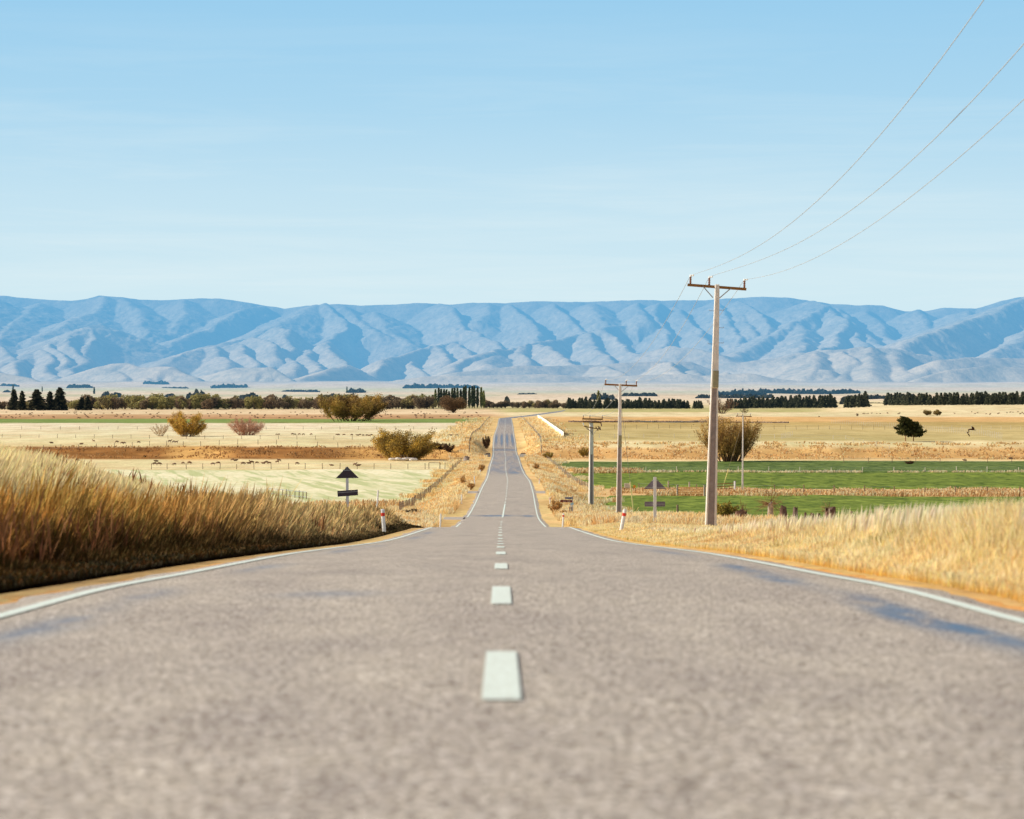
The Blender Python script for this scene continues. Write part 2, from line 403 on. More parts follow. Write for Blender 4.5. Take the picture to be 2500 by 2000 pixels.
def field(name, pts, mat, label, off=.07, cols=160):
    """pts: (distance-row picture y, left px, right px), turned into ground rows"""
    rows = []
    for py, a, b in pts:
        rows.append((hit((a+b)/2, py)[1], a, b))
    rows.sort()
    ds = np.array([r[0] for r in rows]); la = np.array([r[1] for r in rows]); rb = np.array([r[2] for r in rows])
    dr = np.exp(np.linspace(math.log(ds[0]), math.log(ds[-1]), 90))
    jit = lambda s: (fbm(dr/9.0, dr*0, s, 3)-.5)*7
    L_ = np.interp(dr, ds, la)+jit(3); R_ = np.interp(dr, ds, rb)
    t = np.linspace(0, 1, cols)
    def xf(D): return ((L_[:, None]*(1-t)+R_[:, None]*t)-1250)/F*D
    V, q, X, D = grid(dr, t, off, xf)
    # ragged near and far edges
    e = (fbm(X[0]/6.0, X[0]*0, 13, 4)-.5)*dr[0]*.012; V.reshape(90, cols, 3)[0, :, 1] += e
    e = (fbm(X[-1]/9.0, X[-1]*0, 19, 4)-.5)*dr[-1]*.02; V.reshape(90, cols, 3)[-1, :, 1] += e
    V[:, 2] = wz(V[:, 0], V[:, 1])+off
    # the rim dives into the ground so no edge floats
    VV = V.reshape(90, cols, 3); 
    for sl_ in (np.s_[0, :, 2], np.s_[-1, :, 2], np.s_[:, 0, 2], np.s_[:, -1, 2]): VV[sl_] -= .15
    o = link(name, npmesh(name, V, q, smooth=True), mat)
    return tag(o, label, 'field', kind='structure')
field('green_field', [(1268, 1500, 2900), (1240, 1484, 2900), (1226, 1478, 2900), (1213, 1482, 2900)], M_green, 'bright green grass field nearest the road on the right')
field('green_field', [(1195, 1452, 2900), (1184, 1434, 2900), (1170, 1408, 2900), (1155, 1382, 2900)], M_green, 'green field right of the road between two dry grass strips')
field('green_field', [(1154.5, 1560, 2900), (1148, 1385, 2900), (1138, 1352, 2900), (1126, 1344, 2900)], M_green2, 'farthest green field right of the road below the dry bank')
field('pale_field', [(1236, -400, 985), (1215, -400, 1028), (1195, -400, 1060), (1170, -400, 1095), (1148, -400, 1120)], M_pale, 'pale cut hay field left of the road with green mowing streaks')
field('green_strip', [(1033, -400, 1178), (1028, -400, 1182), (1023, -400, 1186)], M_stripe, 'narrow green strip of pasture in the left distance')

# ------------------------------------------------------------------ road
rd = np.concatenate([np.arange(-30, 1.4, 2.0), np.arange(1.5, 130, .5), np.exp(np.arange(math.log(130), math.log(2450), .0035))])
us = np.linspace(-3.35, 3.35, 41)
def road_strip(dr, us, off=0.0, crown=True):
    D = np.repeat(dr[:, None], len(us), 1); U = np.repeat(np.asarray(us)[None, :], len(dr), 0)
    X = road_x(D)+U
    Z = CAMZ-road_zc(D)+off
    if crown: Z = Z - .012*np.abs(U)
    V = np.stack([X, D, Z], -1).reshape(-1, 3); nc = len(us)
    i = np.arange(len(dr)-1)[:, None]*nc+np.arange(nc-1)[None, :]
    return V, np.stack([i, i+1, i+nc+1, i+nc], -1).reshape(-1, 4), U, D
V, q, U, D = road_strip(rd, us)
# ragged seal edge
edge = np.zeros_like(U); edge[:, 0] = -1; edge[:, -1] = 1
Vr = V.reshape(len(rd), len(us), 3)
Vr[:, 0, 0] += (fbm(rd/1.5, rd*0, 51, 3)-.5)*.35; Vr[:, -1, 0] += (fbm(rd/1.5, rd*0, 52, 3)-.5)*.35
Vr[:, 0, 2] -= .03; Vr[:, -1, 2] -= .03
def gb(x, c, w_): return np.exp(-((x-c)/w_)**2)
wob = (fbm(D/6.0, D*0, 61, 3)-.5)*.22
tar = gb(U, 2.45+wob, .13)*(.95*gb(D, 16.3, 3.6)+.75*gb(D, 24.5, 1.8)+.7*gb(D, 29.5, 2.5)+.45*gb(D, 43, 5)) 
tar += .62*gb(U, -2.5+wob*.7, .15)*(.72*gb(D, 15.6, 2.4)+.5*gb(D, 20.5, 1.2)+.65*gb(D, 30, 2.2)+.7*gb(D, 45, 3.5)+.6*gb(D, 56, 3)+.7*gb(D, 84, 4)+.8*gb(D, 100, 5))
tar += gb(U, -1.2, .35)*.35*gb(D, 20, .5)
tar += (gb(U, -.6, 1.1)+gb(U, 2.2, .4))*1.0*gb(D, 247, 2.2)
tar += gb(U, 0, 6)*.5*gb(D, 249, .8)
for c_, k_ in ((-2.35, .8), (-.75, 1.0), (.85, 1.0), (2.4, .95)):
    tar += gb(U, c_, .34)*k_*sstep(775, 825, D)*(1-sstep(850, 985, D))
tar += .45*sstep(1100, 1350, D)*(.6+.4*fbm(U*2, D/40.0, 66, 2))
tar += .9*gb(D, 772, 3)
tar += .35*sstep(455, 500, D)*(1-sstep(730, 775, D))*sstep(.35, .7, fbm(U*1.3, D/22.0, 67, 3))
tar += gb(U, 1.7, .9)*.8*gb(D, 493, 5)
tar = np.clip(tar*1.35, 0, 1)
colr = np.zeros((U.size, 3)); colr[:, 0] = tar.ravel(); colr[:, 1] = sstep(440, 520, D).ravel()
m, n, l = new_mat('chip_seal')
a = n.new('ShaderNodeAttribute'); a.attribute_name = 'Col'
ss = n.new('ShaderNodeSeparateColor'); l.new(a.outputs['Color'], ss.inputs[0])
geo = n.new('ShaderNodeNewGeometry'); P_ = geo.outputs['Position']
fa = noise(n, l, P_, 42.0, 3, .75); fb = noise(n, l, P_, 110.0, 2, .6); fc = noise(n, l, scaled(n, l, P_, (1.3, .35, 1)), 1.0, 4, .6)
vo = n.new('ShaderNodeTexVoronoi'); vo.inputs['Scale'].default_value = 60; l.new(P_, vo.inputs['Vector'])
c = ramp(n, l, fa, [(.40, T(92, 84, 76)), (.5, T(196, 182, 162)), (.58, T(255, 250, 230))])
c = mix(n, l, 'MULTIPLY', 1.0, c, ramp(n, l, fb, [(.3, (.66, .64, .64)), (.7, (1.2, 1.2, 1.18))]))
c = mix(n, l, 'MULTIPLY', .6, c, ramp(n, l, vo.outputs['Distance'], [(0, (1.7, 1.66, 1.6)), (.45, (.92, .92, .92)), (.8, (.45, .44, .44))]))
c = mix(n, l, 'MULTIPLY', 1.0, c, ramp(n, l, fc, [(.28, (.84, .82, .83)), (.7, (1.10, 1.09, 1.06))]))
fd = noise(n, l, P_, 11.0, 3, .6); c = mix(n, l, 'MULTIPLY', 1.0, c, ramp(n, l, fd, [(.3, (.80, .78, .79)), (.68, (1.16, 1.15, 1.12))]))
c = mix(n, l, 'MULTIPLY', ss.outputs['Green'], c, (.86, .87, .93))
fg = noise(n, l, scaled(n, l, P_, (.8, .16, 1)), 1.0, 5, .65); c = mix(n, l, 'MULTIPLY', 1.0, c, ramp(n, l, fg, [(.30, (.88, .88, .90)), (.5, (1.0, 1.0, 1.0))]))
tm = val(n, l, 'MULTIPLY', ss.outputs['Red'], ramp(n, l, noise(n, l, scaled(n, l, P_, (3, .7, 1)), 1.0, 5, .7), [(.34, (.10,)*3), (.52, (1, 1, 1))]))
c = mix(n, l, 'MIX', tm, c, (.05, .14, .28))  # bled tar, with the blue sheen of the sky painted into its colour
rg = mix(n, l, 'MIX', tm, (.9, .9, .9), (.38, .38, .38))
M_road = finish(m, n, l, surf(n, l, c, rg, .35, bump=fb, bstr=.5, bdist=.004))
o = link('road', npmesh('road', V, q, col=colr, smooth=True), M_road)
tag(o, 'straight two lane chip seal road running down across the valley', 'road', kind='structure')

# shoulders of orange grit
def shoulder(side):
    wd = np.interp(rd, [0, 25, 60, 130, 200, 700, 2000], [.50, .58, .7, .8, .95, 1.3, 1.6])
    wd = wd*(.75+.5*fbm(rd/5.0, rd*0+side, 71, 3))
    ts = np.linspace(0, 1, 8)
    D = np.repeat(rd[:, None], 8, 1); U = side*(3.1+(wd[:, None]+.25)*ts[None, :])
    Z = CAMZ-road_zc(D)-.037-.012*np.abs(U)-.02*ts[None, :]+(fbm(U*4, D*3, 72, 2)-.5)*.02*ts[None, :]
    Z = np.where(ts[None, :] > .95, Z-.12, Z)
    V = np.stack([road_x(D)+U, D, Z], -1).reshape(-1, 3); nc = 8
    i = np.arange(len(rd)-1)[:, None]*nc+np.arange(nc-1)[None, :]
    q = np.stack([i, i+1, i+nc+1, i+nc], -1).reshape(-1, 4)
    if side < 0: q = q[:, ::-1]
    return V, q
m, n, l = new_mat('orange_grit')
geo = n.new('ShaderNodeNewGeometry'); P_ = geo.outputs['Position']
fa = noise(n, l, P_, 16.0, 4, .7); fb = noise(n, l, P_, 1.2, 4, .6)
c = ramp(n, l, fa, [(.3, T(176, 112, 52)), (.5, T(232, 172, 98)), (.68, T(250, 212, 150))])
c = mix(n, l, 'MULTIPLY', 1.0, c, ramp(n, l, fb, [(.3, (.8, .76, .7)), (.65, (1.1, 1.1, 1.1))]))
M_grit = finish(m, n, l, surf(n, l, c, .95, .1, bump=fa, bstr=.7, bdist=.03))
for s_, nm in ((-1, 'left'), (1, 'right')):
    V, q = shoulder(s_)
    tag(link('road_shoulder', npmesh('road_shoulder', V, q, smooth=True), M_grit), 'orange gravel and dead grass shoulder on the %s of the road' % nm, 'road shoulder', kind='structure')

# side roads
def cross_strip(pts, wid, mat, name, label):
    mb = []; ts = np.linspace(0, 1, 40)
    P0, P1 = pts
    XX = P0[0]+(P1[0]-P0[0])*ts; DD = P0[1]+(P1[1]-P0[1])*ts
    V = []
    for k in np.linspace(-.5, .5, 7):
        wv = wid*(1+.15*(fbm(XX/2, XX*0+k, 3, 2)-.5))
        V.append(np.stack([XX, DD+k*wv, wz(XX, DD+k*wv)+.03-(.1 if abs(k) > .49 else 0)], -1))
    V = np.stack(V, 1).reshape(-1, 3); i = np.arange(39)[:, None]*7+np.arange(6)[None, :]
    q = np.stack([i, i+1, i+8, i+7], -1).reshape(-1, 4)
    tag(link(name, npmesh(name, V, q, smooth=True), mat), label, 'side road', kind='structure')
m, n, l = new_mat('grey_gravel')
geo = n.new('ShaderNodeNewGeometry'); P_ = geo.outputs['Position']
fa = noise(n, l, P_, 6.0, 4, .7)
c = ramp(n, l, fa, [(.3, T(150, 138, 126)), (.65, T(205, 192, 176))])
M_gravel = finish(m, n, l, surf(n, l, c, .95, .1, bump=fa, bstr=.5, bdist=.03))
cross_strip(((-4.0, 238), (-34, 244)), 9, M_gravel, 'side_road', 'grey gravel side road leaving the highway on the left at the foot of the hill')
cross_strip(((-3.9, 327), (-9, 327)), 7, M_gravel, 'farm_track', 'short grey gravel farm entrance left of the road')
cross_strip(((2.6, 327), (7.5, 327)), 7, M_gravel, 'farm_track', 'short grey gravel farm entrance right of the road')

# painted lines
m, n, l = new_mat('road_paint')
geo = n.new('ShaderNodeNewGeometry'); P_ = geo.outputs['Position']
fa = noise(n, l, P_, 38.0, 4, .75)
c = ramp(n, l, fa, [(.34, T(176, 168, 152)), (.42, T(214, 222, 204)), (.5, T(234, 246, 228))])
M_paint = finish(m, n, l, surf(n, l, c, .7, .3, bump=fa, bstr=.4, bdist=.003))
def line_obj(name, spans, u0, wd, label, cat):
    Vs = []; Qs = []; b = 0
    for a, e in spans:
        ww = wd*(1 if a < 120 else (1.0+min(.35, (a-120)/900)))
        r = np.unique(np.concatenate([[a], rd[(rd > a) & (rd < e)], [e]]))
        V, q, _, _ = road_strip(r, [u0-ww/2, u0+ww/2], .007 if a < 200 else .012)
        Vs.append(V); Qs.append(q+b); b += len(V)
    return tag(link(name, npmesh(name, np.concatenate(Vs), np.concatenate(Qs)), M_paint), label, cat, kind='structure')
line_obj('edge_line', [(-28, 212), (243, 1560)], -3.0, .115, 'thin white painted edge line on the left of the road', 'road marking')
line_obj('edge_line', [(-28, 1560)], 3.0, .115, 'thin white painted edge line on the right of the road', 'road marking')
starts = [9.4, 18.0, 27.6]+[37.4+10*i for i in range(19)]
sp_ = [(a_, a_+(3.05 if i == 0 else 3.0)) for i, a_ in enumerate(starts) if a_ < 226]+[(240, 286)]+[(290+10*i, 293.3+10*i) for i in range(9)]+[(380+10*i, 384+10*i) for i in range(110)]
nd = 0
for a_, e_ in sp_[:60]:
    line_obj('centre_dash', [(a_, e_)], 0.0, .13, None, None)
for o in [o for o in C.objects if o.name.startswith('centre_dash')]:
    o['label'] = 'white painted dash in the broken centre line of the road'; o['category'] = 'road marking'; o['group'] = 'centre line dashes'
line_obj('centre_line', sp_[60:], 0.0, .13, 'far run of the white broken centre line before the bend', 'road marking')

# ------------------------------------------------------------------ mountains
def sky_pts():
    pts = [(-60, 615), (0, 622), (50, 626), (100, 631), (150, 634), (185, 630), (215, 623), (260, 627), (300, 631), (350, 632), (400, 629), (450, 628), (500, 634), (550, 642), (600, 650), (640, 644), (700, 640), (760, 643), (830, 641), (900, 638), (960, 641), (1000, 637), (1060, 638), (1120, 634), (1200, 636), (1280, 634), (1350, 632), (1430, 633), (1500, 631), (1560, 627), (1600, 625), (1650, 626), (1700, 631), (1750, 640), (1800, 643), (1850, 643), (1900, 655), (1950, 655), (1985, 648), (2050, 650), (2080, 643), (2120, 632), (2156, 625), (2220, 612), (2300, 618)]
    return [(x*1.1596, y*1.1596) for x, y in pts]
c1 = lambda x, y: (x/2.507, 680+y/2.507)
c2 = lambda x, y: (820+x/2.507, 680+y/2.507)
c3 = lambda x, y: (1640+x/2.507, 680+y/2.507)
R_ = []   # (points, depth start km, depth end km, steepness)
def rg_(f, pts, d0, d1, k=.36): R_.append(([f(*p) for p in pts], d0*1000, d1*1000, k))
R_.append((sky_pts(), 24000, 24000, .40))
# left massif
rg_(c1, [(-200, 60), (-150, 330), (-180, 480), (-60, 560)], 23, 16.5)
rg_(c1, [(250, 150), (170, 200), (60, 290), (0, 330), (-60, 420)], 23.6, 19)
rg_(c1, [(640, 108), (610, 170), (560, 215), (600, 262), (690, 320), (737, 352), (725, 420), (655, 490), (640, 520), (560, 560), (430, 590), (310, 632)], 23.8, 16)
rg_(c1, [(560, 215), (470, 240), (370, 290), (240, 350)], 22.4, 20)
rg_(c1, [(600, 275), (540, 292), (440, 325), (340, 385), (250, 430), (150, 480), (60, 515), (0, 545), (-80, 585)], 20.3, 17)
rg_(c1, [(545, 292), (560, 350), (545, 420), (520, 480), (470, 540), (400, 580)], 20, 16.8, .7)
rg_(c1, [(400, 345), (440, 400), (475, 450), (500, 490)], 19.2, 18, .75)
rg_(c1, [(330, 395), (360, 440), (400, 490), (420, 530)], 18.8, 17.4, .75)
rg_(c1, [(260, 430), (300, 470), (325, 520), (290, 575), (320, 605)], 18.4, 16.6, .75)
rg_(c1, [(130, 490), (120, 540), (110, 590)], 17.8, 16.4, .7)
rg_(c1, [(0, 400), (60, 470), (110, 515)], 19, 17.6, .6)
rg_(c1, [(1600, 165), (1480, 190), (1380, 240), (1280, 300), (1150, 350), (1020, 400), (1000, 440)], 23.8, 20.5, .5)
rg_(c1, [(1120, 125), (1150, 180), (1090, 240), (1040, 320), (1000, 390)], 23.8, 21.5, .38)
rg_(c1, [(760, 125), (850, 200), (880, 270), (900, 340)], 23.8, 21.5, .36)
rg_(c1, [(1940, 158), (1860, 200), (1740, 260), (1640, 305), (1560, 345), (1440, 385), (1250, 415), (1070, 465), (1000, 510), (950, 538), (900, 560)], 23.6, 17)
rg_(c1, [(1690, 290), (1780, 300), (1740, 350), (1790, 420), (1760, 455)], 21.0, 19, .7)
rg_(c1, [(1560, 350), (1640, 385), (1700, 430), (1700, 490)], 20, 18.2, .7)
rg_(c1, [(1440, 390), (1500, 440), (1540, 500), (1560, 535)], 19.5, 17.6, .65)
rg_(c1, [(1300, 410), (1320, 460), (1390, 500), (1400, 540)], 19, 17.3, .5)
rg_(c1, [(1990, 150), (2060, 215), (2120, 258), (2130, 300), (2090, 335), (2010, 375), (1900, 425), (1780, 470), (1690, 510), (1640, 540), (1560, 560), (1450, 590)], 23.6, 16.6, .66)
rg_(c1, [(2010, 380), (2000, 425), (2070, 470), (2110, 500), (2120, 530), (2156, 560)], 20.2, 17.2, .7)
rg_(c1, [(1900, 430), (1900, 480), (1930, 530), (1960, 555)], 19.4, 17.2, .6)
rg_(c1, [(1780, 480), (1790, 520), (1830, 560)], 18.6, 16.8, .6)
rg_(c1, [(560, 560), (700, 520), (770, 515), (850, 545), (960, 540), (1060, 540), (1130, 580), (1200, 605)], 16.6, 15.4, .5)
rg_(c1, [(700, 520), (720, 570), (760, 610)], 16.5, 15.5, .5)
rg_(c1, [(850, 545), (870, 590), (900, 620)], 16.3, 15.3, .5)
rg_(c1, [(1060, 540), (1100, 570), (1165, 605)], 16.3, 15.5, .6)
rg_(c1, [(1200, 605), (1330, 570), (1450, 545), (1560, 545), (1640, 540), (1700, 575), (1770, 622)], 16.3, 15.3, .6)
rg_(c1, [(1620, 545), (1610, 590), (1615, 625)], 16.5, 15.4, .7)
rg_(c1, [(-60, 560), (60, 585), (200, 610), (350, 655)], 14.5, 14, .5)
rg_(c1, [(1850, 610), (1960, 570), (2060, 545), (2156, 530)], 15.5, 17, .5)
# middle
rg_(c2, [(60, 170), (130, 240), (170, 270), (280, 325)], 23.4, 22, .45)
rg_(c2, [(640, 150), (700, 168), (760, 240), (805, 305), (760, 350), (690, 392), (600, 405), (520, 425), (420, 458), (340, 480), (250, 528), (240, 560)], 23.8, 17.2, .66)
rg_(c2, [(800, 305), (880, 340), (960, 380), (1020, 420)], 21.6, 20, .6)
rg_(c2, [(700, 392), (780, 430), (830, 470)], 20.5, 19, .6)
rg_(c2, [(600, 408), (660, 450), (720, 500)], 20, 18.2, .65)
rg_(c2, [(460, 445), (445, 490), (490, 540), (560, 578)], 19.3, 17.2, .65)
rg_(c2, [(230, 200), (290, 260), (360, 340), (440, 400)], 23.2, 21.5, .35)
rg_(c2, [(930, 150), (920, 220), (870, 260)], 23.8, 22.5, .4)
rg_(c2, [(1050, 160), (1130, 210), (1195, 250), (1230, 320), (1215, 385)], 23.8, 21, .6)
rg_(c2, [(1320, 152), (1390, 210), (1450, 270), (1510, 322)], 23.8, 21.5, .6)
rg_(c2, [(1560, 150), (1600, 220), (1640, 260)], 23.8, 22, .4)
rg_(c2, [(1850, 150), (1880, 200), (1900, 250)], 23.8, 22, .6)
rg_(c2, [(1990, 150), (1950, 215), (1880, 265), (1780, 285), (1640, 290), (1540, 322), (1400, 355), (1220, 392), (1080, 415), (980, 435), (880, 455), (820, 485), (760, 525), (690, 570), (620, 600)], 23.4, 16.6, .6)
rg_(c2, [(1600, 300), (1680, 350), (1780, 420), (1860, 460), (1890, 500)], 21, 18.6, .68)
rg_(c2, [(1540, 325), (1560, 400), (1640, 450), (1700, 505)], 20.6, 18, .66)
rg_(c2, [(1240, 392), (1340, 425), (1400, 480), (1475, 522)], 19.4, 17.2, .66)
rg_(c2, [(1130, 410), (1140, 460), (1180, 505)], 19, 17.6, .6)
rg_(c2, [(950, 440), (940, 490), (930, 525)], 18.6, 17, .45)
rg_(c2, [(1950, 215), (1985, 265), (2020, 330), (2050, 375), (1980, 430), (1920, 490), (1890, 510)], 23, 18.6, .62)
rg_(c2, [(620, 600), (760, 572), (900, 560), (1050, 540), (1180, 530), (1330, 535), (1450, 528), (1600, 530), (1750, 515), (1900, 508), (2156, 505)], 15.6, 16.4, .42)
rg_(c2, [(400, 620), (560, 600), (800, 595), (1000, 590), (1300, 585), (1500, 600), (1700, 600), (1900, 590), (2156, 585)], 14.9, 14.9, .25)
rg_(c2, [(1640, 530), (1700, 560), (1760, 585)], 16, 15.2, .5)
rg_(c2, [(2060, 510), (2100, 550), (2156, 590)], 16.2, 15.2, .6)
# right
rg_(c3, [(40, 170), (60, 190), (100, 260), (180, 330), (240, 430)], 23.6, 20, .62)
rg_(c3, [(260, 140), (330, 200), (370, 290), (410, 380), (380, 440)], 23.6, 20, .62)
rg_(c3, [(400, 138), (480, 175), (560, 230), (597, 290), (560, 360)], 23.6, 20.6, .62)
rg_(c3, [(400, 140), (430, 200), (470, 270), (500, 330)], 23.5, 21, .6)
rg_(c3, [(850, 135), (935, 160), (900, 200), (800, 240), (700, 300), (600, 350), (500, 400), (400, 450), (330, 490)], 23.5, 18.5, .5)
rg_(c3, [(935, 160), (1000, 200), (1060, 245), (1035, 320), (985, 375), (990, 405), (900, 430)], 23.4, 18.4, .66)
rg_(c3, [(1000, 180), (1100, 250), (1180, 340), (1300, 410)], 23.4, 20, .55)
rg_(c3, [(1060, 245), (1110, 320), (1180, 390)], 22.2, 20, .6)
rg_(c3, [(790, 250), (810, 330), (770, 450)], 22, 18.5, .5)
rg_(c3, [(1180, 195), (1270, 280), (1310, 350), (1430, 405)], 23.7, 20.5, .5)
rg_(c3, [(1520, 190), (1560, 260), (1590, 320)], 23.7, 22, .5)
rg_(c3, [(2230, 90), (2100, 140), (1970, 195), (1850, 245), (1700, 285), (1560, 340), (1440, 400), (1380, 430)], 22, 17.5, .5)
rg_(c3, [(1800, 195), (1815, 240), (1700, 290)], 23, 21, .5)
rg_(c3, [(1640, 310), (1660, 370), (1620, 440)], 20.6, 18, .5)
rg_(c3, [(2300, 250), (2150, 360), (2050, 410), (1920, 480), (1850, 500)], 20.5, 17, .45)
rg_(c3, [(2000, 200), (1970, 260), (1930, 330)], 21.6, 19.6, .5)
rg_(c3, [(-100, 430), (0, 415), (120, 420), (240, 450), (330, 500), (380, 515)], 18.4, 17.2, .4)
rg_(c3, [(280, 520), (450, 510), (600, 490), (750, 455), (930, 430), (1060, 425), (1180, 412), (1320, 420), (1450, 440), (1600, 468), (1700, 500)], 16.8, 16.8, .42)
rg_(c3, [(1020, 440), (1090, 465), (1150, 505)], 16.7, 15.9, .6)
rg_(c3, [(900, 440), (920, 520), (900, 580)], 16.6, 15.4, .5)
rg_(c3, [(740, 470), (780, 530), (830, 550), (990, 560), (1000, 600)], 16.6, 15.3, .5)
rg_(c3, [(1060, 520), (1110, 560), (1050, 610)], 16.2, 15.2, .5)
rg_(c3, [(1200, 420), (1250, 500), (1230, 590)], 16.6, 15.2, .4)
rg_(c3, [(1380, 440), (1400, 520), (1470, 590)], 16.6, 15.2, .5)
rg_(c3, [(2300, 480), (2156, 490), (2000, 485), (1800, 480), (1660, 498), (1600, 540), (1480, 592)], 16.4, 15.2, .4)
rg_(c3, [(2300, 560), (2000, 530), (1700, 560), (1500, 610)], 15.4, 14.7, .35)
rg_(c3, [(-60, 510), (0, 515), (60, 560), (100, 590)], 16.2, 15.2, .6)
rg_(c3, [(-60, 585), (100, 600), (300, 590), (500, 580), (640, 610), (900, 640), (1100, 650)], 15, 14.6, .3)
rg_(c3, [(160, 560), (200, 605)], 15.8, 15.1, .5)
rg_(c3, [(370, 575), (410, 625)], 15.4, 14.9, .5)
nr_, nc_ = 620, 1150
md = np.linspace(13600, 25200, nr_); mp_ = np.linspace(-520, 3020, nc_)
D = np.repeat(md[:, None], nc_, 1); X = (mp_[None, :]-1250)/F*D
wx = (fbm(X/420.0, D/600.0, 91, 4)-.5)*110; wy = (fbm(X/500.0+9, D/900.0+4, 95, 4)-.5)*260
Xw = X+wx; Dw = D+wy
H = 52+(D-14000)*.006+(fbm(X/500.0, D/700.0, 99, 4)-.5)*16
for pts, d0, d1, k in R_:
    npt = len(pts)
    # length based progress
    L_ = [0]
    for i in range(1, npt): L_.append(L_[-1]+math.hypot(pts[i][0]-pts[i-1][0], pts[i][1]-pts[i-1][1]))
    k = k*1.0 if k < .43 else (k*.95 if k < .58 else k*1.12)
    W = []
    for (px, py), s_ in zip(pts, L_):
        t_ = s_/L_[-1]; d_ = d0+(d1-d0)*t_
        W.append(((px-1250)/F*d_, d_, (HOR-py)/F*d_))
    for (x0, y0, z0), (x1, y1, z1) in zip(W[:-1], W[1:]):
        vx, vy = x1-x0, y1-y0; LL = vx*vx+vy*vy+1e-6
        mgx = 1500 if k > .45 else 2600
        ci = np.where((mp_ > min(1250+(x0-mgx)/y0*F, 1250+(x1-mgx)/y1*F)-60) & (mp_ < max(1250+(x0+mgx)/y0*F, 1250+(x1+mgx)/y1*F)+60))[0]
        if len(ci) == 0: continue
        a0, a1 = ci[0], ci[-1]+1
        r0 = max(0, np.searchsorted(md, min(y0, y1)-3200)); r1 = min(nr_, np.searchsorted(md, max(y0, y1)+3200))
        xx = Xw[r0:r1, a0:a1]; yy = Dw[r0:r1, a0:a1]
        t = np.clip(((xx-x0)*vx+(yy-y0)*vy)/LL, 0, 1)
        dist = np.sqrt((xx-x0-t*vx)**2+((yy-y0-t*vy)*.85)**2)
        hh = z0+(z1-z0)*t
        if k > .43:
            side = np.clip((xx-x0-t*vx)/60.0, -1, 1)*.5+.5
            kk_ = k*(.72*(1-side)+1.28*side)
        else: kk_ = k
        drop = kk_*(np.sqrt(dist**2+26**2)-26)
        # slopes ease towards the valley floor
        drop = np.where(drop > 260, 260+(drop-260)*.85, drop)
        H[r0:r1, a0:a1] = np.maximum(H[r0:r1, a0:a1], hh-drop)
gul = np.abs(fbm(X/170.0, D/420.0, 101, 4)-.5)
amp = sstep(80, 350, H)
gul2 = np.abs(fbm(X/75.0+wx/60, D/330.0, 111, 3)-.5)
H = H - gul2*24*amp*(1-sstep(22800, 23900, D)) - gul*34*amp*(1-sstep(22500, 23800, D)) + (fbm(X/90.0, D/200.0, 105, 3)-.5)*9*sstep(60, 200, H)
H = H-70*(1-sstep(13600, 14300, D))
V = np.stack([X, D, H+CAMZ], -1).reshape(-1, 3)
i = np.arange(nr_-1)[:, None]*nc_+np.arange(nc_-1)[None, :]
q = np.stack([i, i+1, i+nc_+1, i+nc_], -1).reshape(-1, 4)
m, n, l = new_mat('tussock_mountain')
geo = n.new('ShaderNodeNewGeometry'); P_ = geo.outputs['Position']
sx = n.new('ShaderNodeSeparateXYZ'); l.new(P_, sx.inputs[0])
f1 = noise(n, l, scaled(n, l, P_, (.004, .0025, .004)), 1.0, 6, .7); f2 = noise(n, l, scaled(n, l, P_, (.03, .012, .03)), 1.0, 5, .75)
alt = ramp(n, l, val(n, l, 'DIVIDE', sx.outputs['Z'], 1150.0), [(.04, (.76, .64, .48)), (.18, (.72, .60, .46)), (.5, (.70, .61, .47)), (.90, (.70, .62, .50)), (.97, (.88, .76, .62))])
c = mix(n, l, 'MULTIPLY', 1.0, alt, ramp(n, l, f1, [(.3, (.72, .76, .80)), (.62, (1.12, 1.09, 1.05))]))
c = mix(n, l, 'MULTIPLY', 1.0, c, ramp(n, l, f2, [(.3, (.70, .72, .74)), (.65, (1.15, 1.13, 1.1))]))
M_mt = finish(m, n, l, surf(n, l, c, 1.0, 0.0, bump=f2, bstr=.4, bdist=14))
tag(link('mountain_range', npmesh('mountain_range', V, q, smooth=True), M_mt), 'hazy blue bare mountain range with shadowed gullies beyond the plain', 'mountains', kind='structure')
# ------------------------------------------------------------------ grass
def blades(X, D, h, w, lean, cb, ct, head=1.6, off=0.0, lx=0.0, spread=.35, zb=None, cp=1.0):
    n_ = len(X)
    z0 = (wz(X, D) if zb is None else zb)+off-.03
    an = rng.uniform(-1.1, 1.1, n_); wxv = np.cos(an); wyv = np.sin(an)
    ld = rng.uniform(0, 2*math.pi, n_); lr = rng.uniform(0, spread, n_)
    bx = (np.cos(ld)*lr+lean)*h; by = np.sin(ld)*lr*h
    ts = np.array([0, .42, .80, 1.0]); ws = np.array([1.0, .8, head, 0.0])
    V = np.zeros((n_, 7, 3), np.float32); Cc = np.zeros((n_, 7, 3), np.float32)
    k = 0
    for t, s_ in zip(ts, ws):
        cx = X+bx*t**1.8; cy = D+by*t**1.8; cz = z0+h*t*(1-.12*lr*t)
        cc = cb*(1-t**cp)+ct*t**cp if t > 0 else cb
        if t < 1:
            for sg in (-1, 1):
                V[:, k, 0] = cx+sg*wxv*w*s_*.5; V[:, k, 1] = cy+sg*wyv*w*s_*.5; V[:, k, 2] = cz
                Cc[:, k] = cc; k += 1
        else:
            V[:, k, 0] = cx; V[:, k, 1] = cy; V[:, k, 2] = cz; Cc[:, k] = cc
    b = (np.arange(n_)*7)[:, None]
    Q = np.concatenate([b+np.array([0, 1, 3, 2]), b+np.array([2, 3, 5, 4])]); Tt = b+np.array([4, 5, 6])
    return V.reshape(-1, 3), Q, Tt, Cc.reshape(-1, 3)
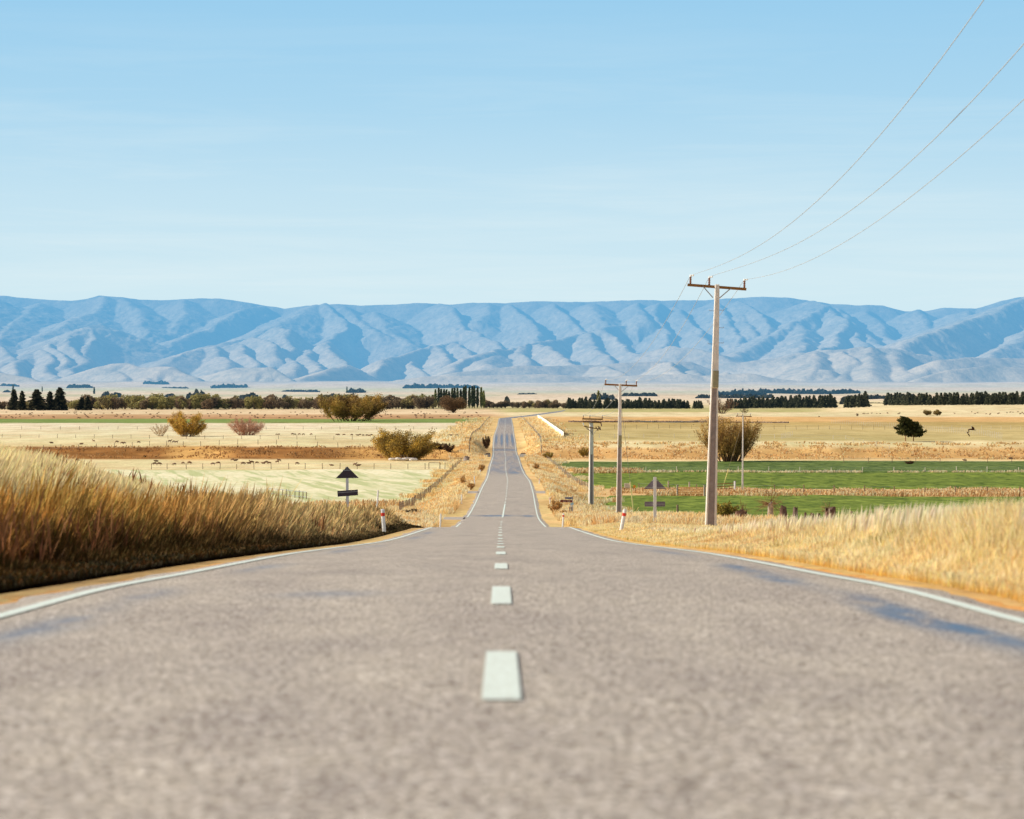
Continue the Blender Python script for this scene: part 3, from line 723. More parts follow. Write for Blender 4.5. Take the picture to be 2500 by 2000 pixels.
def grass_obj(name, parts, mat, label):
    Vs, Qs, Ts, Cs = [], [], [], []; b = 0
    for V, q, t, c in parts:
        Vs.append(V); Qs.append(q+b); Ts.append(t+b); Cs.append(c); b += len(V)
    o = link(name, npmesh(name, np.concatenate(Vs), np.concatenate(Qs), np.concatenate(Ts), np.concatenate(Cs)), mat)
    return tag(o, label, 'grass', kind='stuff')
M_grassdark = attr_mat('shaded_dry_grass', ns=1.5, amt=.3, rough=.7, spec=.08, trans=.12)  # left grass copy, lets less light through so its painted shade stays dark
M_grass = attr_mat('dry_grass', ns=1.5, amt=.25, rough=.7, spec=.15, trans=.5)
def colv(n_, c, v=.18, hue=.06):
    b = rng.normal(1, v, (n_, 1)); e = rng.normal(1, hue, (n_, 3))
    return np.clip(np.array(c)[None, :]*b*e, 0, .95)
def lerpc(a, b, t): return a*(1-t[:, None])+b*t[:, None]

def sample_side(side, n_, d0, d1, umin, umaxf, dens):
    out_x = []; out_d = []; tot = 0
    while tot < n_:
        D = rng.uniform(d0, d1, n_*3); um = umaxf(D)
        pr = np.clip(um-umin, 0, 14)*dens(D); pr = pr/pr.max()
        k = rng.uniform(0, 1, len(D)) < pr; D = D[k]; um = um[k]
        U = rng.uniform(umin, np.maximum(um, umin+.01))
        out_x.append(road_x(D)+side*U); out_d.append(D); tot += len(D)
    return np.concatenate(out_x)[:n_], np.concatenate(out_d)[:n_]
dens = lambda D: np.minimum(1, (26/D))**1.35
# ---- left: tall dry grass, sun behind it
N = 240000
X, D = sample_side(-1, N, 15, 140, 3.72, lambda D: np.minimum(.22*D+2.5, 18), dens)
U = np.abs(X-road_x(D)); nz = fbm(X/1.6, D/2.6, 201, 3); nb = fbm(X/.5, D/.7, 202, 2)
h = (.10+1.26*sstep(3.85, 5.9, U))*(.35+.95*nz+.40*nb)*rng.uniform(.50, 1.20, N)*(1-.24*(1-sstep(38, 60, D)))*(1-.36*sstep(50, 125, D))*(1-.75*sstep(6.0, 7.6, U)*(1-sstep(75, 110, D)))
w_ = .0034+.00022*D
kk = np.clip((nz-.35)*2.2+rng.normal(0, .2, N), 0, 1)
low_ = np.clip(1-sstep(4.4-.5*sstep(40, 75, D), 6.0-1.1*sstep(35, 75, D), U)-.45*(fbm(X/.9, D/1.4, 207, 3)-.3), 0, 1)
cb = lerpc(colv(N, (.045, .014, .004)), colv(N, (.012, .009, .004)), low_)  # blade bases near black: shade painted in, deepest beside the road
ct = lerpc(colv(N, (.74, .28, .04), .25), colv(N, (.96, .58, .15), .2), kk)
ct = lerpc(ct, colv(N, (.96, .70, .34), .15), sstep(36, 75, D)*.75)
ct = lerpc(ct, ct*.10, np.clip(low_*1.5, 0, 1)*.95)  # tips near the road darkened too, as painted shade
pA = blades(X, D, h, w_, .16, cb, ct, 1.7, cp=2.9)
# pale seed heads standing above
N = 130000
X, D = sample_side(-1, N, 28, 120, 6.2, lambda D: np.minimum(.22*D+2.5, 18), lambda D: np.minimum(1, (45/D))**1.2)
nz = fbm(X/2.2, D/4.0, 205, 3)
keep = nz > .22+.16*sstep(60, 110, D)+.2*(1-sstep(6.2, 7.4, np.abs(X-road_x(D)))); X = X[keep]; D = D[keep]; nz = nz[keep]; N = len(X)
h = rng.uniform(.40, .98, N)*(.70+.60*nz)*(1-.42*sstep(45, 100, D))
pB = blades(X, D, h, .003+.00018*D, .20, lerpc(colv(N, (.86, .58, .24)), colv(N, (.42, .22, .08)), sstep(55, 95, D)), lerpc(colv(N, (.97, .82, .46), .06), colv(N, (.95, .68, .32), .1), sstep(60, 105, D)), 2.0, spread=.25, cp=1.3)
# undergrowth, painted near black for the shade under the tall grass
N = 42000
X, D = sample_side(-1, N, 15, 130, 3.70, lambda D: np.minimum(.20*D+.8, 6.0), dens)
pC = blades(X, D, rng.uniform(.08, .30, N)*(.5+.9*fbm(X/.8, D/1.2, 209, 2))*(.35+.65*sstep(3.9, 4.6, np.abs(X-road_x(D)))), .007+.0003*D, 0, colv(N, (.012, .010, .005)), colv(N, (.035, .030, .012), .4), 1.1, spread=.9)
# rusty weed spikes
N = 1500; cx = rng.uniform(0, 1, 60); X0, D0 = sample_side(-1, 60, 20, 90, 4.6, lambda D: np.minimum(.19*D+.5, 12), dens)
idx = rng.integers(0, 60, N); X = X0[idx]+rng.normal(0, .16, N); D = D0[idx]+rng.normal(0, .2, N)
pD = blades(X, D, rng.uniform(.6, 1.10, N), .004+.00013*D, .1, colv(N, (.10, .04, .02)), colv(N, (.34, .15, .06), .2), 2.6, spread=.35)
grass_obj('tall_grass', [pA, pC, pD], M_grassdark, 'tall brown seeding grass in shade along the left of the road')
grass_obj('seeding_grass', [pB], M_grass, 'pale blond seed heads standing behind the brown grass on the left')
# ---- right: sunlit golden grass
N = 300000
X, D = sample_side(1, N, 15, 140, 3.42, lambda D: np.minimum(.22*D+2.5, 18), dens)
U = np.abs(X-road_x(D)); nz = fbm(X/2.4, D/5.0, 211, 3); nb = fbm(X/.45, D/.6, 212, 2)
h = (.12+.45*sstep(3.45, 5.2, U))*(1-.12*sstep(34, 60, D))*(.70+.62*nz+.12*nb)*rng.uniform(.5, 1.15, N)*(1-.30*sstep(28, 60, D))*(1-.42*sstep(60, 125, D))
kk = np.clip((nb-.35)*2+rng.normal(0, .2, N), 0, 1)
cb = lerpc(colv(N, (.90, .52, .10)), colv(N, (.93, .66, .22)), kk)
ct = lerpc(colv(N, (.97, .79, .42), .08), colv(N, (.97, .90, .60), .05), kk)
gr = np.clip((fbm(X/1.1, D/1.8, 214, 3)-.68)*5, 0, 1)*(1-sstep(6, 8, U))
ct = lerpc(ct, colv(N, (.42, .36, .08), .2), gr); cb = lerpc(cb, colv(N, (.25, .2, .05), .2), gr)
rb = np.clip((fbm(X/1.3+9, D/2.2, 216, 3)-.60)*5, 0, 1)
ct = lerpc(ct, colv(N, (.80, .52, .26), .2), rb*.7)
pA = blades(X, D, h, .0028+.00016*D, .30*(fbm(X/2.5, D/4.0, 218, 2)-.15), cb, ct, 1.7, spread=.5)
N = 60000
X, D = sample_side(1, N, 19, 95, 4.6, lambda D: np.minimum(.20*D+.8, 15), dens)
nz = fbm(X/2.2, D/4.0, 225, 3); keep = nz > .45; X = X[keep]; D = D[keep]; N = len(X)
pB = blades(X, D, rng.uniform(.34, .74, N)*(1-.56*sstep(28, 85, D)), .003+.00018*D, .14, colv(N, (.85, .60, .24)), colv(N, (.97, .90, .66), .06), 2.2, spread=.25)
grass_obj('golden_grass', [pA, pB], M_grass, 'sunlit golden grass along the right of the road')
# ---- verges down in the valley
def vals(side, N, d0, d1, u0, u1, hh, cols, seed, thr=.5, head=1.2):
    D = np.exp(rng.uniform(math.log(d0), math.log(d1), N)); U = rng.uniform(u0, u1, N)
    X = road_x(D)+side*U
    f = fbm(X/3.0, D/12.0, seed, 3); k = f > thr-.04+rng.normal(0, .04, N)+np.clip((U-u1*.72)/(u1*.28), 0, 1)*.3
    X, D, f = X[k], D[k], f[k]; n_ = len(X)
    h = rng.uniform(*hh, n_)*(.6+f)
    ci = np.clip(((fbm(X/6.0, D/14.0, seed+3, 3)-.3)*2.5*len(cols)).astype(int), 0, len(cols)-1)
    ct = np.array(cols)[ci]*rng.normal(1, .15, (n_, 1)); ct = np.clip(ct, 0, .95)
    return blades(X, D, h, .008+.00018*D, .1, ct*np.array([.88, .80, .7]), ct, head, spread=.7)
OR = [(.94, .78, .48), (.92, .68, .34), (.95, .82, .54), (.82, .54, .25), (.95, .84, .58), (.94, .74, .42), (.88, .60, .28)]
pp = [vals(-1, 90000, 128, 760, 4.4, 14, (.2, .55), OR, 301), vals(1, 90000, 128, 760, 4.4, 14, (.2, .55), OR, 311),
      vals(-1, 9000, 760, 1450, 6, 22, (.4, .8), OR, 321), vals(1, 9000, 760, 1450, 6, 26, (.4, .8), OR, 331)]
grass_obj('verge_grass', pp, M_grass, 'patchy orange and straw verge grass beside the far road')
# ---- dry strips dividing the green fields, and the river bank
def strip(px0, px1, pya, pyb, N, hh, cols, seed, thr=.4, spread=.5, wk=.00024):
    px = rng.uniform(px0, px1, N); ya = rng.uniform(0, 1, N)
    Dn = np.array([hit(x, pya)[1] for x in np.linspace(px0, px1, 12)]); Df = np.array([hit(x, pyb)[1] for x in np.linspace(px0, px1, 12)])
    xs = np.linspace(px0, px1, 12)
    D = np.interp(px, xs, Dn)*(1-ya)+np.interp(px, xs, Df)*ya; X = (px-1250)/F*D
    f = fbm(X/4.0, D/9.0, seed, 3); k = f > thr+rng.normal(0, .05, N); X, D, f = X[k], D[k], f[k]; n_ = len(X)
    ci = rng.integers(0, len(cols), n_)
    ct = np.clip(np.array(cols)[ci]*rng.normal(1, .16, (n_, 1)), 0, .95)
    return blades(X, D, rng.uniform(*hh, n_)*(.5+f), .02+wk*D, .08, ct*np.array([.66, .54, .42]), ct, 1.3, spread=spread)
TN = [(.90, .74, .42), (.84, .60, .32), (.66, .40, .18), (.94, .80, .52), (.5, .3, .13)]
grass_obj('field_margin_grass', [strip(1490, 2650, 1213, 1199, 16000, (.15, .65), TN, 401), strip(1560, 2650, 1155, 1153, 2500, (.2, .5), [(.9, .82, .6), (.85, .7, .45)], 411, .5),
      strip(1400, 1570, 1157, 1150, 2500, (.4, .8), TN, 415, .4), strip(-150, 990, 1247, 1236, 6000, (.4, .9), TN, 421)], M_grass, 'tufted straw coloured grass strips between the green fields')
BK = [(.86, .62, .32), (.74, .46, .20), (.88, .66, .36), (.92, .74, .44)]
BD = [(.50, .30, .13), (.38, .20, .08), (.62, .40, .18)]  # darker tufts repeat the shade painted on the left bank
grass_obj('bank_tussocks', [strip(1300, 2650, 1122, 1082, 12000, (.2, .6), BK, 431, .53, .8, .0004), strip(-150, 1120, 1120, 1091, 3000, (.2, .45), BD, 441, .50, .8, .0004)], M_grass, 'orange brown tussocks on the old river bank across the valley')

# ------------------------------------------------------------------ trees
def cards(P, size, asp=1.0, flat=0.0, droop=None):
    n_ = len(P)
    a = rng.normal(0, 1, (n_, 3)); a[:, 2] *= (1-flat)
    if droop is not None: a = a*.45+droop
    a /= np.linalg.norm(a, axis=1)[:, None]
    b = np.cross(a, rng.normal(0, 1, (n_, 3))); b /= np.linalg.norm(b, axis=1)[:, None]+1e-9
    s_ = np.asarray(size).reshape(-1, 1)*rng.uniform(.6, 1.3, (n_, 1))
    a = a*s_*asp; b = b*s_
    V = np.stack([P-a*.5-b*.18, P-a*.5+b*.18, P+a*.1+b*.5, P+a*.5+b*.1, P+a*.5-b*.1, P+a*.1-b*.5], 1).reshape(-1, 3)
    i = (np.arange(n_)*6)[:, None]
    Q = np.concatenate([i+np.array([0, 1, 2, 5]), i+np.array([5, 2, 3, 4])])
    return V, Q
M_leaf = attr_mat('leaf_twig_cards', ns=.9, amt=.35, rough=.7, spec=.15, trans=.25)
M_bark = attr_mat('bark', ns=2.0, amt=.4, rough=.95, spec=.1)
def stems_mesh(name, segs, col, n=5):
    mb = MB(); mb.col = col
    for pts, rad in segs: mb.tube(pts, rad, n, cap=False)
    return mb.mesh(name, True)
def grow(base, az, tilt, L, r, curve, wob, k=6):
    pts = [Vector(base)]; d = Vector((math.sin(tilt)*math.cos(az), math.sin(tilt)*math.sin(az), math.cos(tilt)))
    for i in range(k):
        d = (d+Vector((random.gauss(0, wob), random.gauss(0, wob), curve+random.gauss(0, wob*.5)))).normalized()
        pts.append(pts[-1]+d*L/k)
    rad = [max(r*(1-.85*i/k), .02) for i in range(k+1)]
    return pts, rad
def willow(seed, W, H, nst=16, leaf=.35, nleaf=5000, ca=(.25, .15, .04), cb=(.10, .09, .03), bark=(.16, .10, .06), bare=0.0, base_spread=.12, tmax=62, tw=.30, deep=.25, lopside=0.0):
    """many stems fanning from the ground; returns trunk mesh, crown mesh"""
    random.seed(seed); segs = []; pts_l = []; wts = []
    for i in range(nst):
        az = 2*math.pi*(i+random.random()*.8)/nst*2.0; tl = math.radians(tmax)*math.sqrt((i+.5)/nst)*(.8+.3*random.random())
        bx = math.cos(az)*W*base_spread*random.random(); by = math.sin(az)*W*base_spread*random.random()*.6
        ex = W*.5*math.sin(tl)/math.sin(math.radians(tmax)); L = math.hypot(H*math.cos(tl*.9), ex)*(.85+.22*random.random())
        L = min(L, H*1.15) if tl < .5 else L
        p, r = grow((bx, by, -.1), az, tl, L, .018*H+.02, .05, .10, 7); segs.append((p, r))
        for j in range(2, 8):
            for s_ in range(2):
                q_, rr = grow(p[j], az+random.uniform(-1.6, 1.6), tl*.7+random.uniform(.0, .7), L*random.uniform(.16, .36)*(1-.05*j), r[j]*.6, .08, .14, 4); segs.append((q_, rr))
                for a_, b_ in zip(q_[:-1], q_[1:]): pts_l.append((a_, b_)); wts.append(1)
                for t_ in range(2):
                    u_, r2 = grow(q_[random.randint(1, 4)], az+random.uniform(-2, 2), tl*.6+random.uniform(0, .9), L*random.uniform(.08, .18), .03, .06, .15, 3)
                    segs.append((u_, [max(x*.7, .018) for x in r2]))
                    for a_, b_ in zip(u_[:-1], u_[1:]): pts_l.append((a_, b_)); wts.append(1.6)
    A = np.array([tuple(a) for a, b in pts_l]); B = np.array([tuple(b) for a, b in pts_l]); wts = np.array(wts)
    if bare > 0:
        cl = fbm(A[:, 0]/W*3+seed, A[:, 2]/H*3, seed, 2); wts = wts*(cl > bare)
    k = rng.choice(len(A), nleaf, p=wts/wts.sum()); t = rng.uniform(0, 1, (nleaf, 1))
    P = A[k]*(1-t)+B[k]*t+rng.normal(0, tw, (nleaf, 3)); P[:, 2] = np.maximum(P[:, 2], .1)
    V, Q = cards(P, np.full(nleaf, leaf), 1.5, 0, np.array([0, 0, .35]))
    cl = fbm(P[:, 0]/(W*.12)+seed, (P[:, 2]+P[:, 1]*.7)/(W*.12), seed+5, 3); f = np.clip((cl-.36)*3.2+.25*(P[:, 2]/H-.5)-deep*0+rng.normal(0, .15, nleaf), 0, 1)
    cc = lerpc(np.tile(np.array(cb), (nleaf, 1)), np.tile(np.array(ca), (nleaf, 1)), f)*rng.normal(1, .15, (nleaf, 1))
    cc = np.repeat(np.clip(cc, 0, 1), 6, 0)
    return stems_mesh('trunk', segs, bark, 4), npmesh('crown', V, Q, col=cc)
def conifer(seed, H, R, ncard=1500, size=.55, ca=(.09, .10, .04), cb=(.018, .028, .016), clear=.06, pw=.8, trunk=True):
    random.seed(seed); segs = [([(0, 0, -.2), (0, 0, H*.5), (0, 0, H*.97)], [H*.022, H*.014, .03])]; A = []; B = []
    nb_ = 85
    for i in range(nb_):
        t = clear+(1-clear)*(i/nb_)**.92; az = i*2.4+random.random(); z = t*H
        L = R*((1-t)**pw+.06)*random.uniform(.65, 1.2)
        tip = Vector((math.cos(az)*L, math.sin(az)*L, z-L*.18+L*.25*t)); a = Vector((0, 0, z))
        segs.append(([a, a.lerp(tip, .6)+Vector((0, 0, -.03*L)), tip], [H*.005+.01, H*.003+.01, .012])); A.append(tuple(a)); B.append(tuple(tip))
    A = np.array(A); B = np.array(B); ln = np.linalg.norm(B-A, axis=1)+.15
    k = rng.choice(len(A), ncard, p=ln/ln.sum()); t = rng.uniform(.12, 1.05, (ncard, 1))**.8
    P = A[k]*(1-t)+B[k]*t; P += rng.normal(0, 1, P.shape)*np.array([.09, .09, .05])*(R*.55)
    V, Q = cards(P, np.full(ncard, size), 1.6, .6)
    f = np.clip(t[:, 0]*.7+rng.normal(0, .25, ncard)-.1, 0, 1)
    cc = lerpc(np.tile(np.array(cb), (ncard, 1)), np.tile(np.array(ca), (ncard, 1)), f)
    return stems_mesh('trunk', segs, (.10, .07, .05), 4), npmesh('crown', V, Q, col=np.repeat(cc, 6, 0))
def poplar(seed, H, R, ncard=900, size=.7, ca=(.22, .22, .05), cb=(.05, .07, .03)):
    random.seed(seed); segs = [([(0, 0, -.2), (0, 0, H*.5), (.1, 0, H)], [H*.02, H*.012, .03])]; A = []; B = []
    for i in range(44):
        t = .06+.90*i/44; az = i*2.4; z = t*H
        L = R*(1-t**2.2)*min(1, .45+t*2)*random.uniform(.6, 1.2)
        tip = Vector((math.cos(az)*L, math.sin(az)*L, z+H*.12)); a = Vector((0, 0, z*.97)); segs.append(([a, tip], [H*.006, .02])); A.append(tuple(a)); B.append(tuple(tip))
    A = np.array(A); B = np.array(B); k = rng.integers(0, len(A), ncard); t = rng.uniform(.1, 1, (ncard, 1))
    P = A[k]*(1-t)+B[k]*t+rng.normal(0, .16*R, (ncard, 3)); P[:, 2] = np.minimum(P[:, 2], H*1.02)
    V, Q = cards(P, np.full(ncard, size), 1.6, 0, np.array([0, 0, .7]))
    f = np.clip(rng.normal(.45, .3, ncard)+(fbm(P[:, 0]*0+seed, P[:, 2]/2.0, seed, 2)-.5), 0, 1)
    cc = lerpc(np.tile(np.array(cb), (ncard, 1)), np.tile(np.array(ca), (ncard, 1)), f)
    return stems_mesh('trunk', segs, (.14, .11, .08), 4), npmesh('crown', V, Q, col=np.repeat(cc, 6, 0))
def round_tree(seed, W, H, ncard=1500, size=.9, ca=(.22, .18, .07), cb=(.07, .06, .03), nlobe=9, bark=(.16, .12, .09)):
    random.seed(seed); segs = []; P = []; Lc = []
    for i in range(nlobe):
        az = random.uniform(0, 6.28); rr = W*.32*math.sqrt(random.random()); lz = H*random.uniform(.28, .72)
        c = Vector((math.cos(az)*rr, math.sin(az)*rr*.8, lz)); s_ = Vector((W*random.uniform(.16, .27), W*random.uniform(.16, .25), H*random.uniform(.2, .3)))
        segs.append(([(0, 0, -.2), c*.5+Vector((0, 0, .2)), c, c+Vector((0, 0, s_.z*.8))], [H*.03, H*.018, H*.01, .03]))
        m_ = ncard//nlobe; d = rng.normal(0, 1, (m_, 3)); d /= np.linalg.norm(d, axis=1)[:, None]
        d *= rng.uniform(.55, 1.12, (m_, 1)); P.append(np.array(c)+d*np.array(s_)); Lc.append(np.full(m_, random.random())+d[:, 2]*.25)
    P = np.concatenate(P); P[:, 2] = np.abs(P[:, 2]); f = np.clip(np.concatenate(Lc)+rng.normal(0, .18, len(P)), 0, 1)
    V, Q = cards(P, np.full(len(P), size), 1.2)
    cc = lerpc(np.tile(np.array(cb), (len(P), 1)), np.tile(np.array(ca), (len(P), 1)), f)
    return stems_mesh('trunk', segs, bark, 4), npmesh('crown', V, Q, col=np.repeat(cc, 6, 0))
def plant(name, label, cat, meshes, loc, sc=1.0, rz=0.0, group=None, parts=('trunk', 'crown')):
    t = thing(name, label, cat, loc, rz, group, sc)
    link(parts[0], meshes[0], M_bark, t); link(parts[1], meshes[1], M_leaf, t)
    return t
def put(name, label, cat, meshes, px, base, hpx, Hm, wpx=None, Wm=None, rz=None, group=None, dmin=135, parts=('trunk', 'crown')):
    p = hitw(px, base, dmin); s_ = hpx*p.y/F/Hm; sx = s_ if wpx is None else wpx*p.y/F/Wm
    return plant(name, label, cat, meshes, p, (sx, sx, s_), random.uniform(0, 6.28) if rz is None else rz, group, parts)

GOLD = dict(ca=(.46, .26, .05), cb=(.15, .10, .03))
put('willow', 'big spreading autumn willow standing by the green strip in the left distance', 'willow tree', willow(11, 26, 11.5, 34, .40, 30000, (.56, .36, .10), (.19, .12, .05), base_spread=.42, tw=.9, tmax=62), 860, 1029, 49, 11.5, 142, 30, 0.3)
put('willow', 'yellow green willow at the foot of the left river bank beside white logs', 'willow tree', willow(12, 13, 8, 30, .20, 28000, (.74, .50, .10), (.25, .17, .045), base_spread=.35, tw=.5, tmax=70), 980, 1124, 67, 8, 154, 16, 1.2)
put('willow', 'small golden willow with bare branches out in the left straw paddock', 'willow tree', willow(13, 9.5, 7, 22, .22, 15000, (.78, .50, .10), (.34, .20, .05), base_spread=.4, tw=.45, tmax=64), 456, 1066, 52, 7, 88, 13, 2.0)
put('bare_bush', 'pale leafless bush beside the small golden willow', 'bush', willow(14, 7, 3.6, 14, .14, 500, (.62, .42, .24), (.42, .28, .16), (.52, .38, .24), tw=.1), 392, 1065, 26, 3.6, 54, 7, .4, parts=('stems', 'leaf_twig_cards'))  # second part: loose cards standing for fine twigs of the leafless bush
put('bare_bush', 'rounded reddish twiggy bush in the left straw paddock', 'bush', willow(15, 7.6, 5.2, 30, .12, 12000, (.78, .48, .33), (.54, .30, .20), (.30, .13, .09), base_spread=.45, tw=.35, tmax=62), 600, 1063, 38, 5.2, 76, 10, 1.0, parts=('stems', 'leaf_twig_cards'))
put('willow', 'upright olive willow behind the tallest power pole', 'willow tree', willow(16, 13, 10.6, 44, .19, 30000, (.70, .44, .13), (.34, .20, .07), (.20, .11, .06), base_spread=.35, tw=.5, tmax=50), 1782, 1128, 94, 10.6, 122, 16, .2)
put('round_bush', 'dense dark brown rounded tree in front of the poplars', 'tree', round_tree(17, 25, 14, 9000, .5, (.28, .18, .09), (.11, .07, .05), 18), 1107, 1008, 43, 14, 74, 25, .5)
put('bare_tree', 'leafless grey brown willow behind the tallest power pole in front of the pines', 'tree', willow(18, 24, 11, 22, .4, 1500, (.26, .16, .10), (.14, .09, .06), (.16, .10, .08), tw=.4, tmax=62), 1762, 1010, 33, 11, 78, 24, .7, parts=('trunk', 'leaf_twig_cards'))
put('bare_bush', 'tiny leafless shrub just right of the leafless willow', 'bush', willow(19, 6, 4, 10, .3, 200, (.26, .16, .10), (.14, .09, .06), (.16, .10, .08), tw=.3), 1817, 1010, 11, 4, 20, 6, .7, parts=('stems', 'leaf_twig_cards'))
rb = round_tree(20, 8, 5, 1500, .5, (.40, .30, .12), (.18, .13, .06))
put('shrub', 'left one of two small olive shrubs on the straw paddock at the right', 'shrub', rb, 2263, 1015, 14, 5, 26, 8, .1)
put('shrub', 'right one of two small olive shrubs on the straw paddock at the right', 'shrub', rb, 2288, 1015, 15, 5, 24, 8, 1.9)
# the two dark pines on the right
def pine_pair(seed, cx):
    return round_tree(seed, 5.6, 5.6, 5200, .26, (.14, .14, .04), (.025, .035, .014), 13, (.34, .17, .09))
def wind_pine(seed, W, H, side):
    random.seed(seed); segs = []; P = []; Lc = []
    tr = [(0, 0, -.1), (.05*side, 0, H*.2), (.12*side, 0, H*.45), (.1*side, 0, H*.95)]
    segs.append((tr, [.13, .11, .08, .03]))
    for i in range(34):
        t = .22+.75*(i/34); az = i*2.4; L = W*.5*(1.15-t)**.62*random.uniform(.6, 1.15)
        if math.cos(az)*side > .3: L *= 1.25
        a = Vector((.12*side, 0, t*H)); tip = a+Vector((math.cos(az)*L, math.sin(az)*L, L*.30+.1))
        segs.append(([a, a.lerp(tip, .5)-Vector((0, 0, .05)), tip], [.04, .03, .012]))
        m_ = 150; u_ = rng.uniform(.35, 1.08, (m_, 1)); q_ = np.array(a)*(1-u_)+np.array(tip)*u_+rng.normal(0, 1, (m_, 3))*np.array([.20, .20, .13])
        P.append(q_); Lc.append(np.full(m_, random.random()*.5)+u_[:, 0]*.3)
    P = np.concatenate(P); f = np.clip(np.concatenate(Lc)+rng.normal(0, .2, len(P))-.1, 0, 1)
    V, Q = cards(P, np.full(len(P), .22), 1.8, 0, np.array([0.15*side, 0, .4]))
    cc = lerpc(np.tile(np.array((.018, .026, .012)), (len(P), 1)), np.tile(np.array((.13, .13, .035)), (len(P), 1)), f)
    return stems_mesh('trunk', segs, (.36, .17, .09), 5), npmesh('crown', V, Q, col=np.repeat(cc, 6, 0))
put('pine_tree', 'taller left one of two dark pines standing together on the right terrace', 'pine tree', wind_pine(31, 4.6, 5.9, -1), 2211, 1078, 58, 5.9, 46, 4.6, 0.01)
put('pine_tree', 'shorter wind swept right one of two dark pines on the right terrace', 'pine tree', wind_pine(32, 4.6, 4.6, 1), 2230, 1078, 46, 4.6, 50, 4.6, 0.01)
# shrubs along the valley road
sb = [willow(41, 3, 1.8, 12, .16, 900, (.80, .46, .15), (.50, .27, .10), tw=.15), willow(42, 3, 1.8, 12, .16, 1200, (.12, .06, .03), (.05, .03, .02), tw=.18), willow(43, 3, 1.8, 12, .16, 1100, (.50, .36, .07), (.25, .17, .04), tw=.15)]
for px, py, wp, hp, k, lb in [(1358, 1256, 34, 30, 0, 'rusty orange shrub beside the brown finger sign'), (1376, 1262, 20, 14, 0, 'low rusty shrub below the brown finger sign'), (1188, 1096, 22, 26, 1, 'dark leafless shrub left of the tar patched road'),
      (1770, 1263, 62, 32, 2, 'yellow orange bush right of the tallest power pole'), (1095, 1104, 30, 18, 1, 'dark shrub on the bank right of the yellow green willow'), (1068, 1098, 40, 15, 1, 'dark low shrub under the yellow green willow'),
      (1426, 1116, 26, 20, 2, 'ochre bush on the bank left of the third power pole'), (1340, 1120, 26, 14, 2, 'small ochre bush at the end of the right roadside fence'), (1176, 1150, 16, 14, 0, 'orange shrub right of a leaning white marker post'),
      (1150, 1195, 20, 14, 0, 'rusty scrub beside the left farm entrance'), (1130, 1188, 14, 24, 0, 'tall rusty weeds beside the left farm entrance'), (1010, 1262, 46, 16, 1, 'dark scrub at the foot of the left grass near the side road'), (1310, 1150, 16, 16, 0, 'orange shrub beside the right marker posts'),
      (2222, 1134, 26, 7, 1, 'low dark brown shrub on the far edge of the green field'), (353, 1117, 8, 4, 1, 'tiny dark shrub below the left bank'), (1395, 1205, 22, 9, 0, 'rusty scrub where the right farm entrance ends'), (1545, 1260, 0, 0, 0, '')]:
    if wp: put('shrub', lb, 'shrub', sb[k], px, py, hp, 1.8, wp, 3, parts=('stems', 'leaf_twig_cards'))

# rows of trees across the plain
cv = [conifer(50+i, 10, [3.4, 2.7, 3.9, 3.1][i], 1300, .75, (.17, .18, .10), (.045, .06, .045), .08, .75) for i in range(4)]
random.seed(5)
GRP_R = 'dark pines in the long shelter belts on the right'
def belt(x0, x1, b0, b1, h0, h1, step, lab, grp, meshes, name='pine_tree', cat='pine tree', Hm=10, back=.0, dpl=0):
    x = x0
    while x < x1:
        t = (x-x0)/(x1-x0+1e-6); px = x+random.uniform(-2, 2)
        hp = (h0*(1-t)+h1*t)*random.uniform(.78, 1.12)
        put(name, lab, cat, random.choice(meshes), px, b0*(1-t)+b1*t-back+random.uniform(-.3, .3), hp, Hm, group=grp, dmin=600)
        x += step*random.uniform(.75, 1.25)
LR = 'dark pine in a long shelter belt on the right of the plain'
for a_ in [(1388, 1472, 998, 998, 26, 23, 9), (1480, 1556, 998, 998, 22, 21, 9), (1558, 1686, 998, 998, 24, 20, 9), (1697, 1722, 998, 998, 18, 20, 9), (1778, 1822, 998, 998, 24, 26, 9), (1828, 2044, 997, 996, 25, 30, 8.5),
           (2066, 2122, 996, 994, 26, 36, 8.5), (2166, 2560, 990, 988, 27, 30, 8)]:
    belt(*a_, LR, GRP_R, cv)
    belt(a_[0]+4, a_[1], a_[2], a_[3], a_[4]*1.05, a_[5]*1.05, a_[6]*1.35, LR, GRP_R, cv, back=1.2)
bigc = [conifer(60+i, 19, 5.2, 2600, 1.1, (.095, .095, .05), (.026, .03, .022), .03, .6) for i in range(3)]
for i, (px, hp, wd_, lb) in enumerate([(34, 50, 24, 'broad dark conifer nearest the left edge'), (54, 47, 20, 'dark conifer second from the left edge'), (90, 51, 36, 'tall rounded dark conifer third from the left edge'), (122, 46, 22, 'dark conifer fourth from the left edge'),
                                    (146, 55, 34, 'tallest dark conifer of the left group'), (200, 32, 20, 'smaller dark conifer apart from the left group'), (214, 34, 18, 'small dark conifer beside the willow belt')]):
    put('conifer', lb, 'conifer', bigc[i % 3], px, 1002, hp, 19, wd_*1.25, 10.4, dmin=600)
rw = [round_tree(70+i, 11, 10, 1800, .65, ca, cb, 10) for i, (ca, cb) in enumerate([((.44, .37, .15), (.16, .13, .07)), ((.38, .27, .15), (.14, .10, .07)), ((.48, .43, .16), (.19, .17, .07)), ((.32, .24, .14), (.12, .09, .06))])]
GW = 'willows in the long belt across the left of the plain'; LW = 'rounded olive brown willow in the long tree belt across the plain'
def belt2(x0, x1, base, h, step, ms, lab=LW, grp=GW, nm='willow', wk=1.25):
    x = x0
    while x < x1:
        hp = h*random.uniform(.8, 1.3)
        put(nm, lab, 'tree', random.choice(ms), x, base+random.uniform(-.6, .4), hp, 10, hp*wk*random.uniform(.8, 1.3), 11, group=grp, dmin=600)
        x += step*random.uniform(.7, 1.3)
